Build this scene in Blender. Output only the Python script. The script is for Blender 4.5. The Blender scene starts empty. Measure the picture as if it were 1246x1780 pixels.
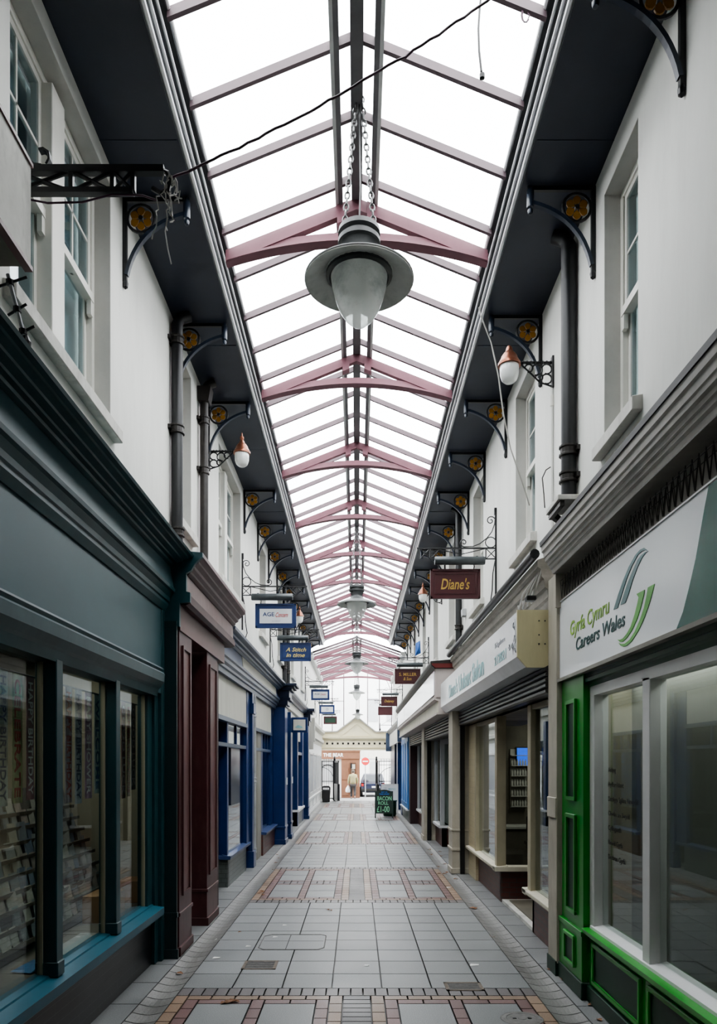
import bpy, bmesh, math, random
from mathutils import Vector, Matrix
random.seed(7)
PI = math.pi
scene = bpy.context.scene
col = scene.collection
BASE = {}                                   # world base of every root, by name

# ------------------------------------------------------------------ materials
def new_mat(name):
    m = bpy.data.materials.new(name); m.use_nodes = True
    nt = m.node_tree
    for n in list(nt.nodes): nt.nodes.remove(n)
    out = nt.nodes.new('ShaderNodeOutputMaterial')
    return m, nt, out
def N(nt, t, **kw):
    n = nt.nodes.new(t)
    for k, v in kw.items():
        if k.startswith('i_'): n.inputs[k[2:].replace('_', ' ')].default_value = v
        else: setattr(n, k, v)
    return n
def pos(nt, scale=(1, 1, 1)):
    g = N(nt, 'ShaderNodeNewGeometry')
    mp = N(nt, 'ShaderNodeMapping'); mp.inputs['Scale'].default_value = scale
    nt.links.new(g.outputs['Position'], mp.inputs['Vector'])
    return mp.outputs['Vector']
def paint(name, c, rough=.5, metal=0, var=.18, sc=3.0, stretch=(1, 1, 1), spec=.5, bump=.0, dirt=None, dirt_amt=.5, dirt_sc=1.5, emit=None):
    m, nt, out = new_mat(name); L = nt.links.new
    b = N(nt, 'ShaderNodeBsdfPrincipled')
    b.inputs['Roughness'].default_value = rough; b.inputs['Metallic'].default_value = metal
    b.inputs['Specular IOR Level'].default_value = spec
    nz = N(nt, 'ShaderNodeTexNoise'); nz.inputs['Scale'].default_value = sc; nz.inputs['Detail'].default_value = 6
    nz.inputs['Roughness'].default_value = .65
    L(pos(nt, stretch), nz.inputs['Vector'])
    rp = N(nt, 'ShaderNodeValToRGB')
    rp.color_ramp.elements[0].position = .3; rp.color_ramp.elements[1].position = .7
    rp.color_ramp.elements[0].color = (*[x*(1-var) for x in c], 1)
    rp.color_ramp.elements[1].color = (*[min(1, x*(1+var)) for x in c], 1)
    L(nz.outputs['Fac'], rp.inputs['Fac'])
    cs = rp.outputs['Color']
    if dirt:
        n2 = N(nt, 'ShaderNodeTexNoise'); n2.inputs['Scale'].default_value = dirt_sc; n2.inputs['Detail'].default_value = 8
        n2.inputs['Roughness'].default_value = .7
        L(pos(nt, (stretch[0], stretch[1], stretch[2]*.35)), n2.inputs['Vector'])
        r2 = N(nt, 'ShaderNodeValToRGB'); r2.color_ramp.elements[0].position = .48; r2.color_ramp.elements[1].position = .75
        r2.color_ramp.elements[1].color = (dirt_amt,)*3 + (1,)
        L(n2.outputs['Fac'], r2.inputs['Fac'])
        mx = N(nt, 'ShaderNodeMix', data_type='RGBA')
        L(r2.outputs['Color'], mx.inputs['Factor']); L(cs, mx.inputs['A']); mx.inputs['B'].default_value = (*dirt, 1)
        cs = mx.outputs['Result']
    L(cs, b.inputs['Base Color'])
    if bump:
        bp = N(nt, 'ShaderNodeBump'); bp.inputs['Strength'].default_value = bump; bp.inputs['Distance'].default_value = .01
        n3 = N(nt, 'ShaderNodeTexNoise'); n3.inputs['Scale'].default_value = sc*8; n3.inputs['Detail'].default_value = 4
        L(pos(nt, stretch), n3.inputs['Vector']); L(n3.outputs['Fac'], bp.inputs['Height']); L(bp.outputs['Normal'], b.inputs['Normal'])
    if emit:
        b.inputs['Emission Color'].default_value = (*emit[:3], 1); b.inputs['Emission Strength'].default_value = emit[3]
    L(b.outputs['BSDF'], out.inputs['Surface'])
    return m
def bricks(name, c1, c2, mortar, w=.215, h=.072, rough=.45, m_size=.006):
    m, nt, out = new_mat(name); L = nt.links.new
    g = N(nt, 'ShaderNodeNewGeometry'); s = N(nt, 'ShaderNodeSeparateXYZ'); L(g.outputs['Position'], s.inputs[0])
    ad = N(nt, 'ShaderNodeMath', operation='ADD'); L(s.outputs['X'], ad.inputs[0]); L(s.outputs['Y'], ad.inputs[1])
    cb = N(nt, 'ShaderNodeCombineXYZ'); L(ad.outputs[0], cb.inputs['X']); L(s.outputs['Z'], cb.inputs['Y'])
    bt = N(nt, 'ShaderNodeTexBrick'); bt.inputs['Scale'].default_value = 1
    bt.inputs['Brick Width'].default_value = w; bt.inputs['Row Height'].default_value = h
    bt.inputs['Mortar Size'].default_value = m_size
    bt.inputs['Color1'].default_value = (*c1, 1); bt.inputs['Color2'].default_value = (*c2, 1); bt.inputs['Mortar'].default_value = (*mortar, 1)
    L(cb.outputs[0], bt.inputs['Vector'])
    b = N(nt, 'ShaderNodeBsdfPrincipled'); b.inputs['Roughness'].default_value = rough
    L(bt.outputs['Color'], b.inputs['Base Color'])
    bp = N(nt, 'ShaderNodeBump'); bp.inputs['Strength'].default_value = .4; bp.inputs['Distance'].default_value = .004; bp.invert = True
    L(bt.outputs['Fac'], bp.inputs['Height']); L(bp.outputs['Normal'], b.inputs['Normal'])
    L(b.outputs['BSDF'], out.inputs['Surface'])
    return m
def glass(name, tint=(.86, .9, .9), ior=1.5, dirt=.0, dcol=(.6, .62, .62), dpos=(.5, .85)):
    m, nt, out = new_mat(name); L = nt.links.new
    t = N(nt, 'ShaderNodeBsdfTransparent'); t.inputs['Color'].default_value = (*tint, 1)
    g = N(nt, 'ShaderNodeBsdfGlossy'); g.inputs['Roughness'].default_value = .0; g.inputs['Color'].default_value = (.95, .97, 1, 1)
    f0 = ((ior-1)/(ior+1))**2
    lw = N(nt, 'ShaderNodeLayerWeight'); lw.inputs['Blend'].default_value = .5
    pw = N(nt, 'ShaderNodeMath', operation='POWER'); L(lw.outputs['Facing'], pw.inputs[0]); pw.inputs[1].default_value = 5
    f = N(nt, 'ShaderNodeMath', operation='MULTIPLY_ADD'); L(pw.outputs[0], f.inputs[0]); f.inputs[1].default_value = 1-f0; f.inputs[2].default_value = f0
    mx = N(nt, 'ShaderNodeMixShader'); L(f.outputs[0], mx.inputs[0]); L(t.outputs[0], mx.inputs[1]); L(g.outputs[0], mx.inputs[2])
    res = mx.outputs[0]
    if dirt:
        nz = N(nt, 'ShaderNodeTexNoise'); nz.inputs['Scale'].default_value = 1.6; nz.inputs['Detail'].default_value = 8; nz.inputs['Roughness'].default_value = .7
        L(pos(nt, (1, .5, 1)), nz.inputs['Vector'])
        rp = N(nt, 'ShaderNodeValToRGB'); rp.color_ramp.elements[0].position = dpos[0]; rp.color_ramp.elements[1].position = dpos[1]
        rp.color_ramp.elements[1].color = (dirt,)*3+(1,)
        L(nz.outputs['Fac'], rp.inputs['Fac'])
        d = N(nt, 'ShaderNodeBsdfTranslucent'); d.inputs['Color'].default_value = (*dcol, 1)
        m2 = N(nt, 'ShaderNodeMixShader'); L(rp.outputs['Color'], m2.inputs[0]); L(res, m2.inputs[1]); L(d.outputs[0], m2.inputs[2])
        res = m2.outputs[0]
    L(res, out.inputs['Surface'])
    return m
def vcol_mat(name, rough=.42, spec=.5):
    m, nt, out = new_mat(name); L = nt.links.new
    a = N(nt, 'ShaderNodeAttribute', attribute_name='Col')
    nz = N(nt, 'ShaderNodeTexNoise'); nz.inputs['Scale'].default_value = 140; nz.inputs['Detail'].default_value = 3
    L(pos(nt), nz.inputs['Vector'])
    n2 = N(nt, 'ShaderNodeTexNoise'); n2.inputs['Scale'].default_value = 1.3; n2.inputs['Detail'].default_value = 7; n2.inputs['Roughness'].default_value = .7
    L(pos(nt), n2.inputs['Vector'])
    r1 = N(nt, 'ShaderNodeMapRange'); r1.inputs['From Min'].default_value = .25; r1.inputs['From Max'].default_value = .75; r1.inputs['To Min'].default_value = .55; r1.inputs['To Max'].default_value = 1.5
    L(nz.outputs['Fac'], r1.inputs['Value'])
    r2 = N(nt, 'ShaderNodeMapRange'); r2.inputs['From Min'].default_value = .3; r2.inputs['From Max'].default_value = .7; r2.inputs['To Min'].default_value = .82; r2.inputs['To Max'].default_value = 1.12
    L(n2.outputs['Fac'], r2.inputs['Value'])
    mu = N(nt, 'ShaderNodeMath', operation='MULTIPLY'); L(r1.outputs[0], mu.inputs[0]); L(r2.outputs[0], mu.inputs[1])
    v = N(nt, 'ShaderNodeVectorMath', operation='SCALE'); L(a.outputs['Color'], v.inputs[0]); L(mu.outputs[0], v.inputs['Scale'])
    b = N(nt, 'ShaderNodeBsdfPrincipled'); b.inputs['Roughness'].default_value = rough; b.inputs['Specular IOR Level'].default_value = spec
    L(v.outputs[0], b.inputs['Base Color'])
    rr = N(nt, 'ShaderNodeMapRange'); rr.inputs['From Min'].default_value = .3; rr.inputs['From Max'].default_value = .7; rr.inputs['To Min'].default_value = rough-.1; rr.inputs['To Max'].default_value = rough+.12
    L(n2.outputs['Fac'], rr.inputs['Value']); L(rr.outputs[0], b.inputs['Roughness'])
    bp = N(nt, 'ShaderNodeBump'); bp.inputs['Strength'].default_value = .25; bp.inputs['Distance'].default_value = .004
    L(nz.outputs['Fac'], bp.inputs['Height']); L(bp.outputs['Normal'], b.inputs['Normal'])
    L(b.outputs['BSDF'], out.inputs['Surface'])
    return m

M = {}
def mk(k, *a, **kw): M[k] = paint(k, *a, **kw)
mk('render_white', (.71, .71, .675), .75, var=.05, sc=2, stretch=(1, 1, .4), dirt=(.42, .42, .40), dirt_amt=.28, dirt_sc=2.2, bump=.15)
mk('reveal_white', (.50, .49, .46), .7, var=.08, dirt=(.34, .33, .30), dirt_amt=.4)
mk('sash_white', (.70, .69, .64), .45, var=.05, dirt=(.45, .43, .38), dirt_amt=.3)
mk('sill_stone', (.58, .57, .53), .7, var=.1, sc=6, dirt=(.18, .18, .16), dirt_amt=.6, dirt_sc=5)
mk('blind', (.42, .50, .50), .8, var=.15, sc=1.2)
mk('soffit', (.022, .028, .045), .5, var=.2, sc=1.5)
mk('iron', (.007, .008, .010), .42, var=.3, sc=8, spec=.6)
mk('iron_blue', (.02, .03, .05), .35, var=.3, sc=8, spec=.6)
mk('iron_rusty', (.024, .020, .018), .45, var=.4, sc=10, spec=.5)
mk('amber', (.30, .14, .015), .4, var=.2)
mk('gutter_dark', (.045, .05, .055), .3, metal=.6, var=.2)
mk('gutter_bright', (.80, .81, .82), .25, metal=.2, var=.12, sc=4, stretch=(1, .3, 1))  # polished bead's reflection painted in as near white, channel metal kept dark
mk('pink', (.165, .065, .085), .5, var=.15)
mk('bar_grey', (.10, .068, .08), .5, var=.15)
mk('ridge_grey', (.13, .13, .135), .5, var=.2)
mk('rail_white', (.50, .51, .50), .5, var=.15)
mk('lamp_grey', (.030, .033, .034), .45, var=.25, sc=8)
mk('lamp_shade', (.46, .47, .45), .5, var=.1, sc=5, dirt=(.12, .11, .09), dirt_amt=.35, dirt_sc=9)
mk('lamp_dark_top', (.10, .105, .105), .45, var=.25, sc=8)
mk('chain', (.16, .16, .16), .35, metal=.6, var=.3, sc=30)
mk('teal', (.012, .052, .062), .38, var=.16, sc=2.5, dirt=(.10, .15, .16), dirt_amt=.22, dirt_sc=3)
mk('teal_fascia', (.036, .088, .105), .42, var=.10, sc=1.6, stretch=(1, .5, 1))
mk('teal_sill', (.018, .095, .14), .40, var=.12, sc=4)  # sky light falling on the ledge is put into this paler teal
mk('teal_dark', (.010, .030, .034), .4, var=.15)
mk('maroon', (.066, .020, .022), .4, var=.16, sc=3, dirt=(.20, .13, .12), dirt_amt=.25, dirt_sc=4)
mk('maroon_light', (.125, .056, .054), .42, var=.12, sc=3)
mk('maroon_frieze', (.18, .105, .10), .4, var=.15, sc=2.5, dirt=(.45, .38, .36), dirt_amt=.35, dirt_sc=3)
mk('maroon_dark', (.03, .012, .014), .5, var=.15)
mk('blue', (.010, .030, .115), .32, var=.14, sc=3)
mk('blue_slate', (.045, .068, .115), .34, var=.22, sc=3, stretch=(1, .4, 1), dirt=(.16, .19, .24), dirt_amt=.35, dirt_sc=3)
mk('blue_sill', (.035, .062, .16), .35, var=.15)
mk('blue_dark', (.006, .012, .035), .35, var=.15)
mk('blue_pale', (.06, .20, .48), .4, var=.08)
mk('panel_cream', (.56, .55, .49), .6, var=.08, sc=4, stretch=(1, 4, .4), dirt=(.36, .33, .27), dirt_amt=.4, dirt_sc=4)
mk('cream', (.62, .58, .47), .55, var=.08, dirt=(.36, .31, .22), dirt_amt=.4, dirt_sc=4)
mk('cream_post', (.43, .40, .33), .55, var=.1, dirt=(.24, .21, .16), dirt_amt=.5, dirt_sc=5)
mk('salon_cream', (.58, .53, .33), .5, var=.06, sc=8, stretch=(1, 1, .4), dirt=(.33, .29, .17), dirt_amt=.3, dirt_sc=6)
mk('tan_frame', (.42, .38, .27), .5, var=.1)
mk('sign_white', (.70, .72, .73), .25, var=.05, sc=2, dirt=(.5, .52, .53), dirt_amt=.3)
mk('gloss_white', (.82, .84, .86), .12, var=.02, sc=1)
mk('pale_pink', (.55, .49, .46), .6, var=.06, dirt=(.36, .31, .28), dirt_amt=.35, dirt_sc=3)
mk('weathered', (.25, .23, .20), .7, var=.3, sc=4, stretch=(1, .5, 3), dirt=(.09, .08, .07), dirt_amt=.5, dirt_sc=4)
mk('cornice_grey', (.46, .44, .41), .55, var=.12, sc=3, dirt=(.14, .13, .11), dirt_amt=.35, dirt_sc=3)
mk('recess_grey', (.28, .27, .24), .7, var=.2)
mk('red_brown', (.15, .022, .02), .45, var=.15)
mk('green', (.008, .21, .014), .30, var=.12, sc=3)
mk('green_lip', (.035, .34, .04), .28, var=.1)
mk('green_dark', (.010, .055, .022), .35, var=.12)
mk('green_plinth', (.008, .040, .022), .45, var=.2)
mk('sign_green', (.007, .105, .078), .18, var=.12, sc=1.5)
mk('swoosh_teal', (.045, .14, .15), .3, var=.1)
mk('swoosh_green', (.10, .38, .055), .3, var=.2)
mk('ink_teal', (.02, .08, .08), .4, var=.1)
mk('ink_lime', (.26, .46, .06), .4, var=.1)
mk('ink_pale_teal', (.22, .42, .44), .4, var=.2, sc=10)
mk('ink_grey', (.42, .43, .47), .4, var=.15)
mk('ink_navy', (.02, .04, .14), .4, var=.1)
mk('ink_red', (.42, .05, .05), .4, var=.1)
mk('gold', (.46, .30, .07), .4, var=.15)
mk('gold_pale', (.62, .50, .16), .4, var=.15)
mk('white_ink', (.8, .8, .8), .5, var=.05)
mk('frame_white', (.60, .60, .59), .35, var=.05)
mk('frame_sill_white', (.80, .80, .80), .35, var=.04)
mk('frost', (.22, .22, .19), .6, var=.08, sc=.8)
mk('window_ink', (.006, .008, .008), .5, var=.1)
mk('shutter', (.055, .055, .052), .38, metal=.3, var=.2, sc=5)
mk('shutter_brown', (.070, .058, .052), .4, metal=.2, var=.2, sc=5)
mk('black', (.008, .008, .009), .4, var=.2)
mk('soot', (.03, .03, .03), .9, var=.2)
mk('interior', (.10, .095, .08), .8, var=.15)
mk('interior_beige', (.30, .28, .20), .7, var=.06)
mk('interior_pale', (.34, .35, .34), .8, var=.1)
mk('card_box', (.30, .18, .09), .7, var=.1)
mk('wood_shelf', (.13, .115, .09), .6, var=.2)
mk('copper', (.27, .11, .07), .32, metal=.75, var=.3, sc=12)
mk('bulb_white', (.72, .74, .72), .12, var=.05, spec=.8)
mk('tube_dark', (.07, .08, .085), .35, metal=.3, var=.25, sc=6)
mk('sign_maroon', (.065, .016, .020), .35, var=.12)
mk('sign_blue', (.014, .035, .125), .35, var=.12)
mk('sign_panel', (.62, .64, .66), .4, var=.04)
mk('pediment', (.80, .74, .54), .55, var=.05)
mk('pub_brown', (.22, .105, .062), .5, var=.1)
mk('pub_dark', (.10, .05, .03), .5, var=.1)
mk('chalk_green', (.012, .030, .022), .6, var=.15)
mk('chalk', (.26, .62, .36), .8, var=.1)
mk('chalk_blue', (.03, .20, .62), .6, var=.1)
mk('road_red', (.62, .05, .05), .4, var=.05)
mk('car_blue', (.018, .022, .05), .2, var=.05, spec=.7)
mk('tyre', (.015, .015, .015), .8, var=.2)
mk('car_glass', (.03, .04, .05), .08, var=.05)
mk('tail_red', (.4, .02, .02), .3, var=.05)
mk('skin', (.50, .30, .22), .6, var=.05)
mk('hair', (.10, .085, .07), .8, var=.2, sc=40)
mk('jacket', (.36, .33, .18), .8, var=.1, sc=10)
mk('trousers', (.05, .045, .045), .8, var=.15)
mk('shoe', (.16, .14, .12), .7, var=.1)
mk('bag_white', (.80, .80, .80), .5, var=.05)
mk('leaf', (.17, .075, .03), .7, var=.4, sc=30)
mk('paper', (.72, .72, .70), .7, var=.05)
mk('paper_blue', (.03, .12, .26), .6, var=.3, sc=12)
mk('cable_pale', (.42, .41, .38), .6, var=.1)
mk('cable_dark', (.07, .025, .05), .5, var=.2)
mk('wire_netting', (.05, .047, .042), .6, var=.2)
mk('cover_iron', (.14, .135, .13), .6, var=.3, sc=20, bump=.4)
mk('cover_rust', (.15, .12, .095), .7, var=.35, sc=20, bump=.4)
mk('cover_pave', (.19, .196, .20), .45, var=.12, sc=60)
mk('asphalt', (.28, .28, .28), .8, var=.1, sc=30)
mk('far_white', (.78, .78, .76), .8, var=.03)
mk('far_grey', (.42, .43, .44), .7, var=.05)
mk('grey_board', (.26, .25, .22), .7, var=.15, sc=3, stretch=(1, 1, .3))
mk('pipe_grey', (.36, .37, .38), .45, var=.2, sc=5)
mk('screen', (.01, .03, .25), .3, var=.5, sc=9, emit=(.04, .16, .9, .9))
mk('screen_red', (.4, .03, .06), .3, var=.2, emit=(.9, .06, .12, .6))
mk('blue_flag', (.02, .10, .35), .6, var=.15)
CARD = []
for i, c in enumerate([(.42, .42, .37), (.36, .36, .31), (.47, .45, .40), (.30, .33, .33), (.40, .35, .31), (.22, .25, .27), (.16, .20, .26)]):
    mk('card_%d' % i, c, .6, var=.12, sc=14); CARD.append(M['card_%d' % i])
BAN = []
for i, c in enumerate([(.34, .38, .36), (.36, .38, .20), (.30, .16, .17), (.05, .12, .19), (.38, .33, .36), (.38, .42, .46), (.40, .24, .36), (.10, .15, .18)]):
    mk('banner_%d' % i, c, .35, var=.55, sc=7, stretch=(1, 2, 1)); BAN.append(M['banner_%d' % i])
M['tile_black'] = bricks('tile_black', (.008, .008, .010), (.013, .012, .014), (.035, .035, .037), w=.9, h=.075, rough=.3, m_size=.003)
M['tile_green'] = bricks('tile_green', (.085, .105, .10), (.11, .125, .115), (.05, .055, .05), w=.15, h=.075, rough=.35, m_size=.004)
M['brick_maroon'] = bricks('brick_maroon', (.085, .028, .024), (.12, .042, .035), (.06, .05, .045), rough=.4)
M['tile_cream'] = bricks('tile_cream', (.50, .44, .29), (.54, .47, .32), (.40, .35, .24), w=.30, h=.10, rough=.35, m_size=.003)
M['glass'] = glass('shop_glass', (.80, .84, .82), 1.5)
M['glass_up'] = glass('sash_glass', (.78, .84, .86), 1.55)
M['glass_bulb'] = glass('lamp_glass', (.74, .77, .76), 2.0, dirt=.55, dcol=(.95, .96, .94), dpos=(.12, .5))
M['glass_roof'] = glass('roof_glass', (.93, .945, .95), 1.12, dirt=.35, dcol=(.72, .76, .80))
M['glass_gable'] = glass('gable_glass', (.95, .96, .97), 1.2, dirt=.15)
M['paving'] = vcol_mat('paving')

# ------------------------------------------------------------------ mesh builder
class MB:
    def __init__(s): s.v = []; s.f = []; s.c = []
    def add(s, vs, fs, colr=None):
        n = len(s.v); s.v += [tuple(v) for v in vs]; s.f += [[i+n for i in f] for f in fs]
        if colr is not None: s.c += [colr]*len(vs)
        return s
    def box(s, x0, x1, y0, y1, z0, z1, colr=None):
        x0, x1 = sorted((x0, x1)); y0, y1 = sorted((y0, y1)); z0, z1 = sorted((z0, z1))
        return s.add([(x0, y0, z0), (x1, y0, z0), (x1, y1, z0), (x0, y1, z0), (x0, y0, z1), (x1, y0, z1), (x1, y1, z1), (x0, y1, z1)],
                     [(0, 3, 2, 1), (4, 5, 6, 7), (0, 1, 5, 4), (1, 2, 6, 5), (2, 3, 7, 6), (3, 0, 4, 7)], colr)
    def prism_y(s, prof, y0, y1):                       # closed (x,z) outline run along y
        n = len(prof)
        vs = [(x, y0, z) for x, z in prof]+[(x, y1, z) for x, z in prof]
        return s.add(vs, [list(range(n)), list(range(2*n-1, n-1, -1))]+[(i, (i+1) % n, (i+1) % n+n, i+n) for i in range(n)])
    def prism_x(s, prof, x0, x1):                       # closed (y,z) outline run along x
        n = len(prof)
        vs = [(x0, y, z) for y, z in prof]+[(x1, y, z) for y, z in prof]
        return s.add(vs, [list(range(n)), list(range(2*n-1, n-1, -1))]+[(i, (i+1) % n, (i+1) % n+n, i+n) for i in range(n)])
    def prism_z(s, prof, z0, z1):
        n = len(prof)
        vs = [(x, y, z0) for x, y in prof]+[(x, y, z1) for x, y in prof]
        return s.add(vs, [list(range(n)), list(range(2*n-1, n-1, -1))]+[(i, (i+1) % n, (i+1) % n+n, i+n) for i in range(n)])
    def tube(s, pts, r, n=8, closed=False, r2=None):
        pts = [Vector(p) for p in pts]; k = len(pts); rings = []
        up = None
        for i, p in enumerate(pts):
            a = pts[(i-1) % k] if (closed or i > 0) else p
            b = pts[(i+1) % k] if (closed or i < k-1) else p
            d = (b-a).normalized() if (b-a).length > 1e-9 else Vector((0, 0, 1))
            if up is None:
                up = Vector((0, 0, 1)) if abs(d.z) < .9 else Vector((1, 0, 0))
            u = d.cross(up)
            if u.length < 1e-6: u = d.cross(Vector((0, 1, 0)))
            u.normalize(); w = u.cross(d).normalized(); up = w
            rr = r if r2 is None else r+(r2-r)*i/(k-1)
            rings.append([p+u*rr*math.cos(2*PI*j/n)+w*rr*math.sin(2*PI*j/n) for j in range(n)])
        vs = [v for rg in rings for v in rg]; fs = []
        for i in range(k if closed else k-1):
            a, b = i*n, ((i+1) % k)*n
            for j in range(n): fs.append((a+j, a+(j+1) % n, b+(j+1) % n, b+j))
        if not closed: fs += [list(range(n-1, -1, -1)), list(range((k-1)*n, k*n))]
        return s.add(vs, fs)
    def cyl(s, p0, p1, r, r2=None, n=12): return s.tube([p0, p1], r, n, r2=r2)
    def lathe(s, prof, c=(0, 0, 0), n=24, ax='z'):
        vs = []; k = len(prof)
        for r, z in prof:
            for j in range(n):
                a = 2*PI*j/n; x, y = r*math.cos(a), r*math.sin(a)
                vs.append((c[0]+x, c[1]+y, c[2]+z) if ax == 'z' else ((c[0]+z, c[1]+x, c[2]+y) if ax == 'x' else (c[0]+x, c[1]+z, c[2]+y)))
        fs = [(i*n+j, i*n+(j+1) % n, (i+1)*n+(j+1) % n, (i+1)*n+j) for i in range(k-1) for j in range(n)]
        if prof[0][0] > 1e-5: fs.append(list(range(n-1, -1, -1)))
        if prof[-1][0] > 1e-5: fs.append(list(range((k-1)*n, k*n)))
        return s.add(vs, fs)
    def ribbon(s, pts, w, y0, y1):                       # strip of width w following (x,z) points, thick in y
        L, R = [], []
        for i, p in enumerate(pts):
            a = pts[max(0, i-1)]; b = pts[min(len(pts)-1, i+1)]
            dx, dz = b[0]-a[0], b[1]-a[1]; l = math.hypot(dx, dz) or 1
            L.append((p[0]-dz/l*w/2, p[1]+dx/l*w/2)); R.append((p[0]+dz/l*w/2, p[1]-dx/l*w/2))
        for i in range(len(pts)-1):
            s.prism_y([L[i], L[i+1], R[i+1], R[i]], y0, y1)
        return s
    def quad(s, a, b, c, d, colr=None): return s.add([a, b, c, d], [(0, 1, 2, 3)], colr)
    def xform(s, fn): s.v = [tuple(fn(Vector(v))) for v in s.v]; return s

def base_of(p):
    while p is not None:
        if p.name in BASE: return BASE[p.name]
        p = p.parent
    return Vector((0, 0, 0))
def build(name, mb, mat, parent=None, loc=None, smooth=False, bevel=0, merge=True, mesh=None):
    """one mesh object; vertices are given in world space (of the root's construction place)"""
    b = Vector(loc) if (loc is not None and parent is None) else base_of(parent)
    if mesh is None:
        me = bpy.data.meshes.new(name)
        me.from_pydata([tuple(Vector(v)-b) for v in mb.v], [], mb.f)
        bm = bmesh.new(); bm.from_mesh(me)
        if merge: bmesh.ops.remove_doubles(bm, verts=bm.verts, dist=1e-5)
        bmesh.ops.recalc_face_normals(bm, faces=bm.faces)
        if bevel:
            es = [e for e in bm.edges if len(e.link_faces) == 2 and e.calc_face_angle(0) > .6]
            bmesh.ops.bevel(bm, geom=es, offset=bevel, segments=1, affect='EDGES', clamp_overlap=True)
        bm.to_mesh(me); bm.free()
        if smooth:
            me.polygons.foreach_set('use_smooth', [True]*len(me.polygons))
            try: me.set_sharp_from_angle(angle=.7)
            except Exception: pass
    else: me = mesh
    if mat is not None: me.materials.append(mat)
    o = bpy.data.objects.new(name, me); col.objects.link(o)
    if parent is not None: o.parent = parent
    elif loc is not None: o.location = b; BASE[o.name] = b
    return o
def tag(o, label, cat, group=None, kind=None):
    o['label'] = label; o['category'] = cat
    if group: o['group'] = group
    if kind: o['kind'] = kind
    return o
def thing(name, label, cat, loc=(0, 0, 0), group=None):
    o = bpy.data.objects.new(name, None); col.objects.link(o); o.location = loc; o.empty_display_size = .1
    BASE[o.name] = Vector(loc)
    return tag(o, label, cat, group)
def struct(name, label=None, loc=(0, 0, 0)):
    o = bpy.data.objects.new(name, None); col.objects.link(o); o.location = loc; BASE[o.name] = Vector(loc)
    o['kind'] = 'structure'
    if label: o['label'] = label
    return o
def smesh(name, mb, mat, label=None, **kw):
    o = build(name, mb, mat, **kw); o['kind'] = 'structure'
    if label: o['label'] = label
    return o
def dup(root, loc, label=None, group=None, rotz=None):
    r = root.copy(); col.objects.link(r); r.location = loc
    if rotz is not None: r.rotation_euler = (0, 0, rotz)
    if label: r['label'] = label
    if group: r['group'] = group
    for ch in list(root.children):
        c = ch.copy(); col.objects.link(c); c.parent = r
        for g in list(ch.children):
            d = g.copy(); col.objects.link(d); d.parent = c
    return r
def text(name, s, mat, parent, org, ux, uz, box, shear=0, depth=.003, bold=.012, smallcaps=None):
    """flat lettering fitted to box (u0,u1,v0,v1) in the plane org + u*ux + v*uz"""
    cu = bpy.data.curves.new(name+'_curve', 'FONT'); cu.body = s; cu.size = 1; cu.shear = shear; cu.extrude = .01
    cu.align_x = 'CENTER'; cu.offset = bold; cu.resolution_u = 3; cu.space_line = .9
    t = bpy.data.objects.new(name+'_tmp', cu); col.objects.link(t)
    dg = bpy.context.evaluated_depsgraph_get(); dg.update()
    me = bpy.data.meshes.new_from_object(t.evaluated_get(dg))
    bpy.data.objects.remove(t); bpy.data.curves.remove(cu)
    xs = [v.co.x for v in me.vertices]; ys = [v.co.y for v in me.vertices]
    x0, x1, y0, y1 = min(xs), max(xs), min(ys), max(ys)
    ux, uz, org = Vector(ux), Vector(uz), Vector(org); n = ux.cross(uz)
    b = base_of(parent)
    for v in me.vertices:
        u = box[0]+(v.co.x-x0)/(x1-x0)*(box[1]-box[0]); w = box[2]+(v.co.y-y0)/(y1-y0)*(box[3]-box[2])
        v.co = org+ux*u+uz*w+n*(depth if v.co.z > 0 else 0)-b
    me.materials.clear()
    return build(name, None, mat, parent, mesh=me)
def spiral(cx, cz, r0, turns, start, n=26, sgn=1, r1=.01):
    return [(cx+(r0+(r1-r0)*i/n)*math.cos(start+sgn*turns*2*PI*i/n), cz+(r0+(r1-r0)*i/n)*math.sin(start+sgn*turns*2*PI*i/n)) for i in range(n+1)]
ORD = ['first', 'second', 'third', 'fourth', 'fifth', 'sixth', 'seventh', 'eighth', 'ninth', 'tenth', 'eleventh', 'twelfth', 'thirteenth', 'fourteenth', 'fifteenth', 'sixteenth', 'seventeenth', 'eighteenth']

# ------------------------------------------------------------------ floor
YN, YE = -3.0, 42.0                       # arcade runs from behind the camera to the gates
fl = MB(); J = .0045
DK = (.035, .033, .032, 1)
def tilt(c, s=.16):
    k = 1+random.uniform(-s, s); return (c[0]*k, c[1]*k, c[2]*k, 1)
def slab(x0, x1, y0, y1, c, s=.12, top=0.0):
    g = J; x0, x1, y0, y1 = x0+g, x1-g, y0+g, y1-g
    if x1-x0 < .01 or y1-y0 < .01: return
    b = .0025; z0 = top-.008
    t = tilt(c, s); dk = (t[0]*.6, t[1]*.6, t[2]*.6, 1)
    fl.add([(x0+b, y0+b, top), (x1-b, y0+b, top), (x1-b, y1-b, top), (x0+b, y1-b, top)], [(0, 1, 2, 3)], t)
    vs = [(x0+b, y0+b, top), (x1-b, y0+b, top), (x1-b, y1-b, top), (x0+b, y1-b, top), (x0, y0, z0), (x1, y0, z0), (x1, y1, z0), (x0, y1, z0)]
    fl.add(vs, [(0, 4, 5, 1), (1, 5, 6, 2), (2, 6, 7, 3), (3, 7, 4, 0)], dk)
PAV = (.195, .202, .205); ORG = (.225, .155, .110); RED = (.150, .088, .083); GRY = (.120, .110, .112); DSTR = (.105, .102, .105)
XC = 1.575
fl.quad((-5, YN, -.008), (5, YN, -.008), (5, YE, -.008), (-5, YE, -.008), DK)
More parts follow.
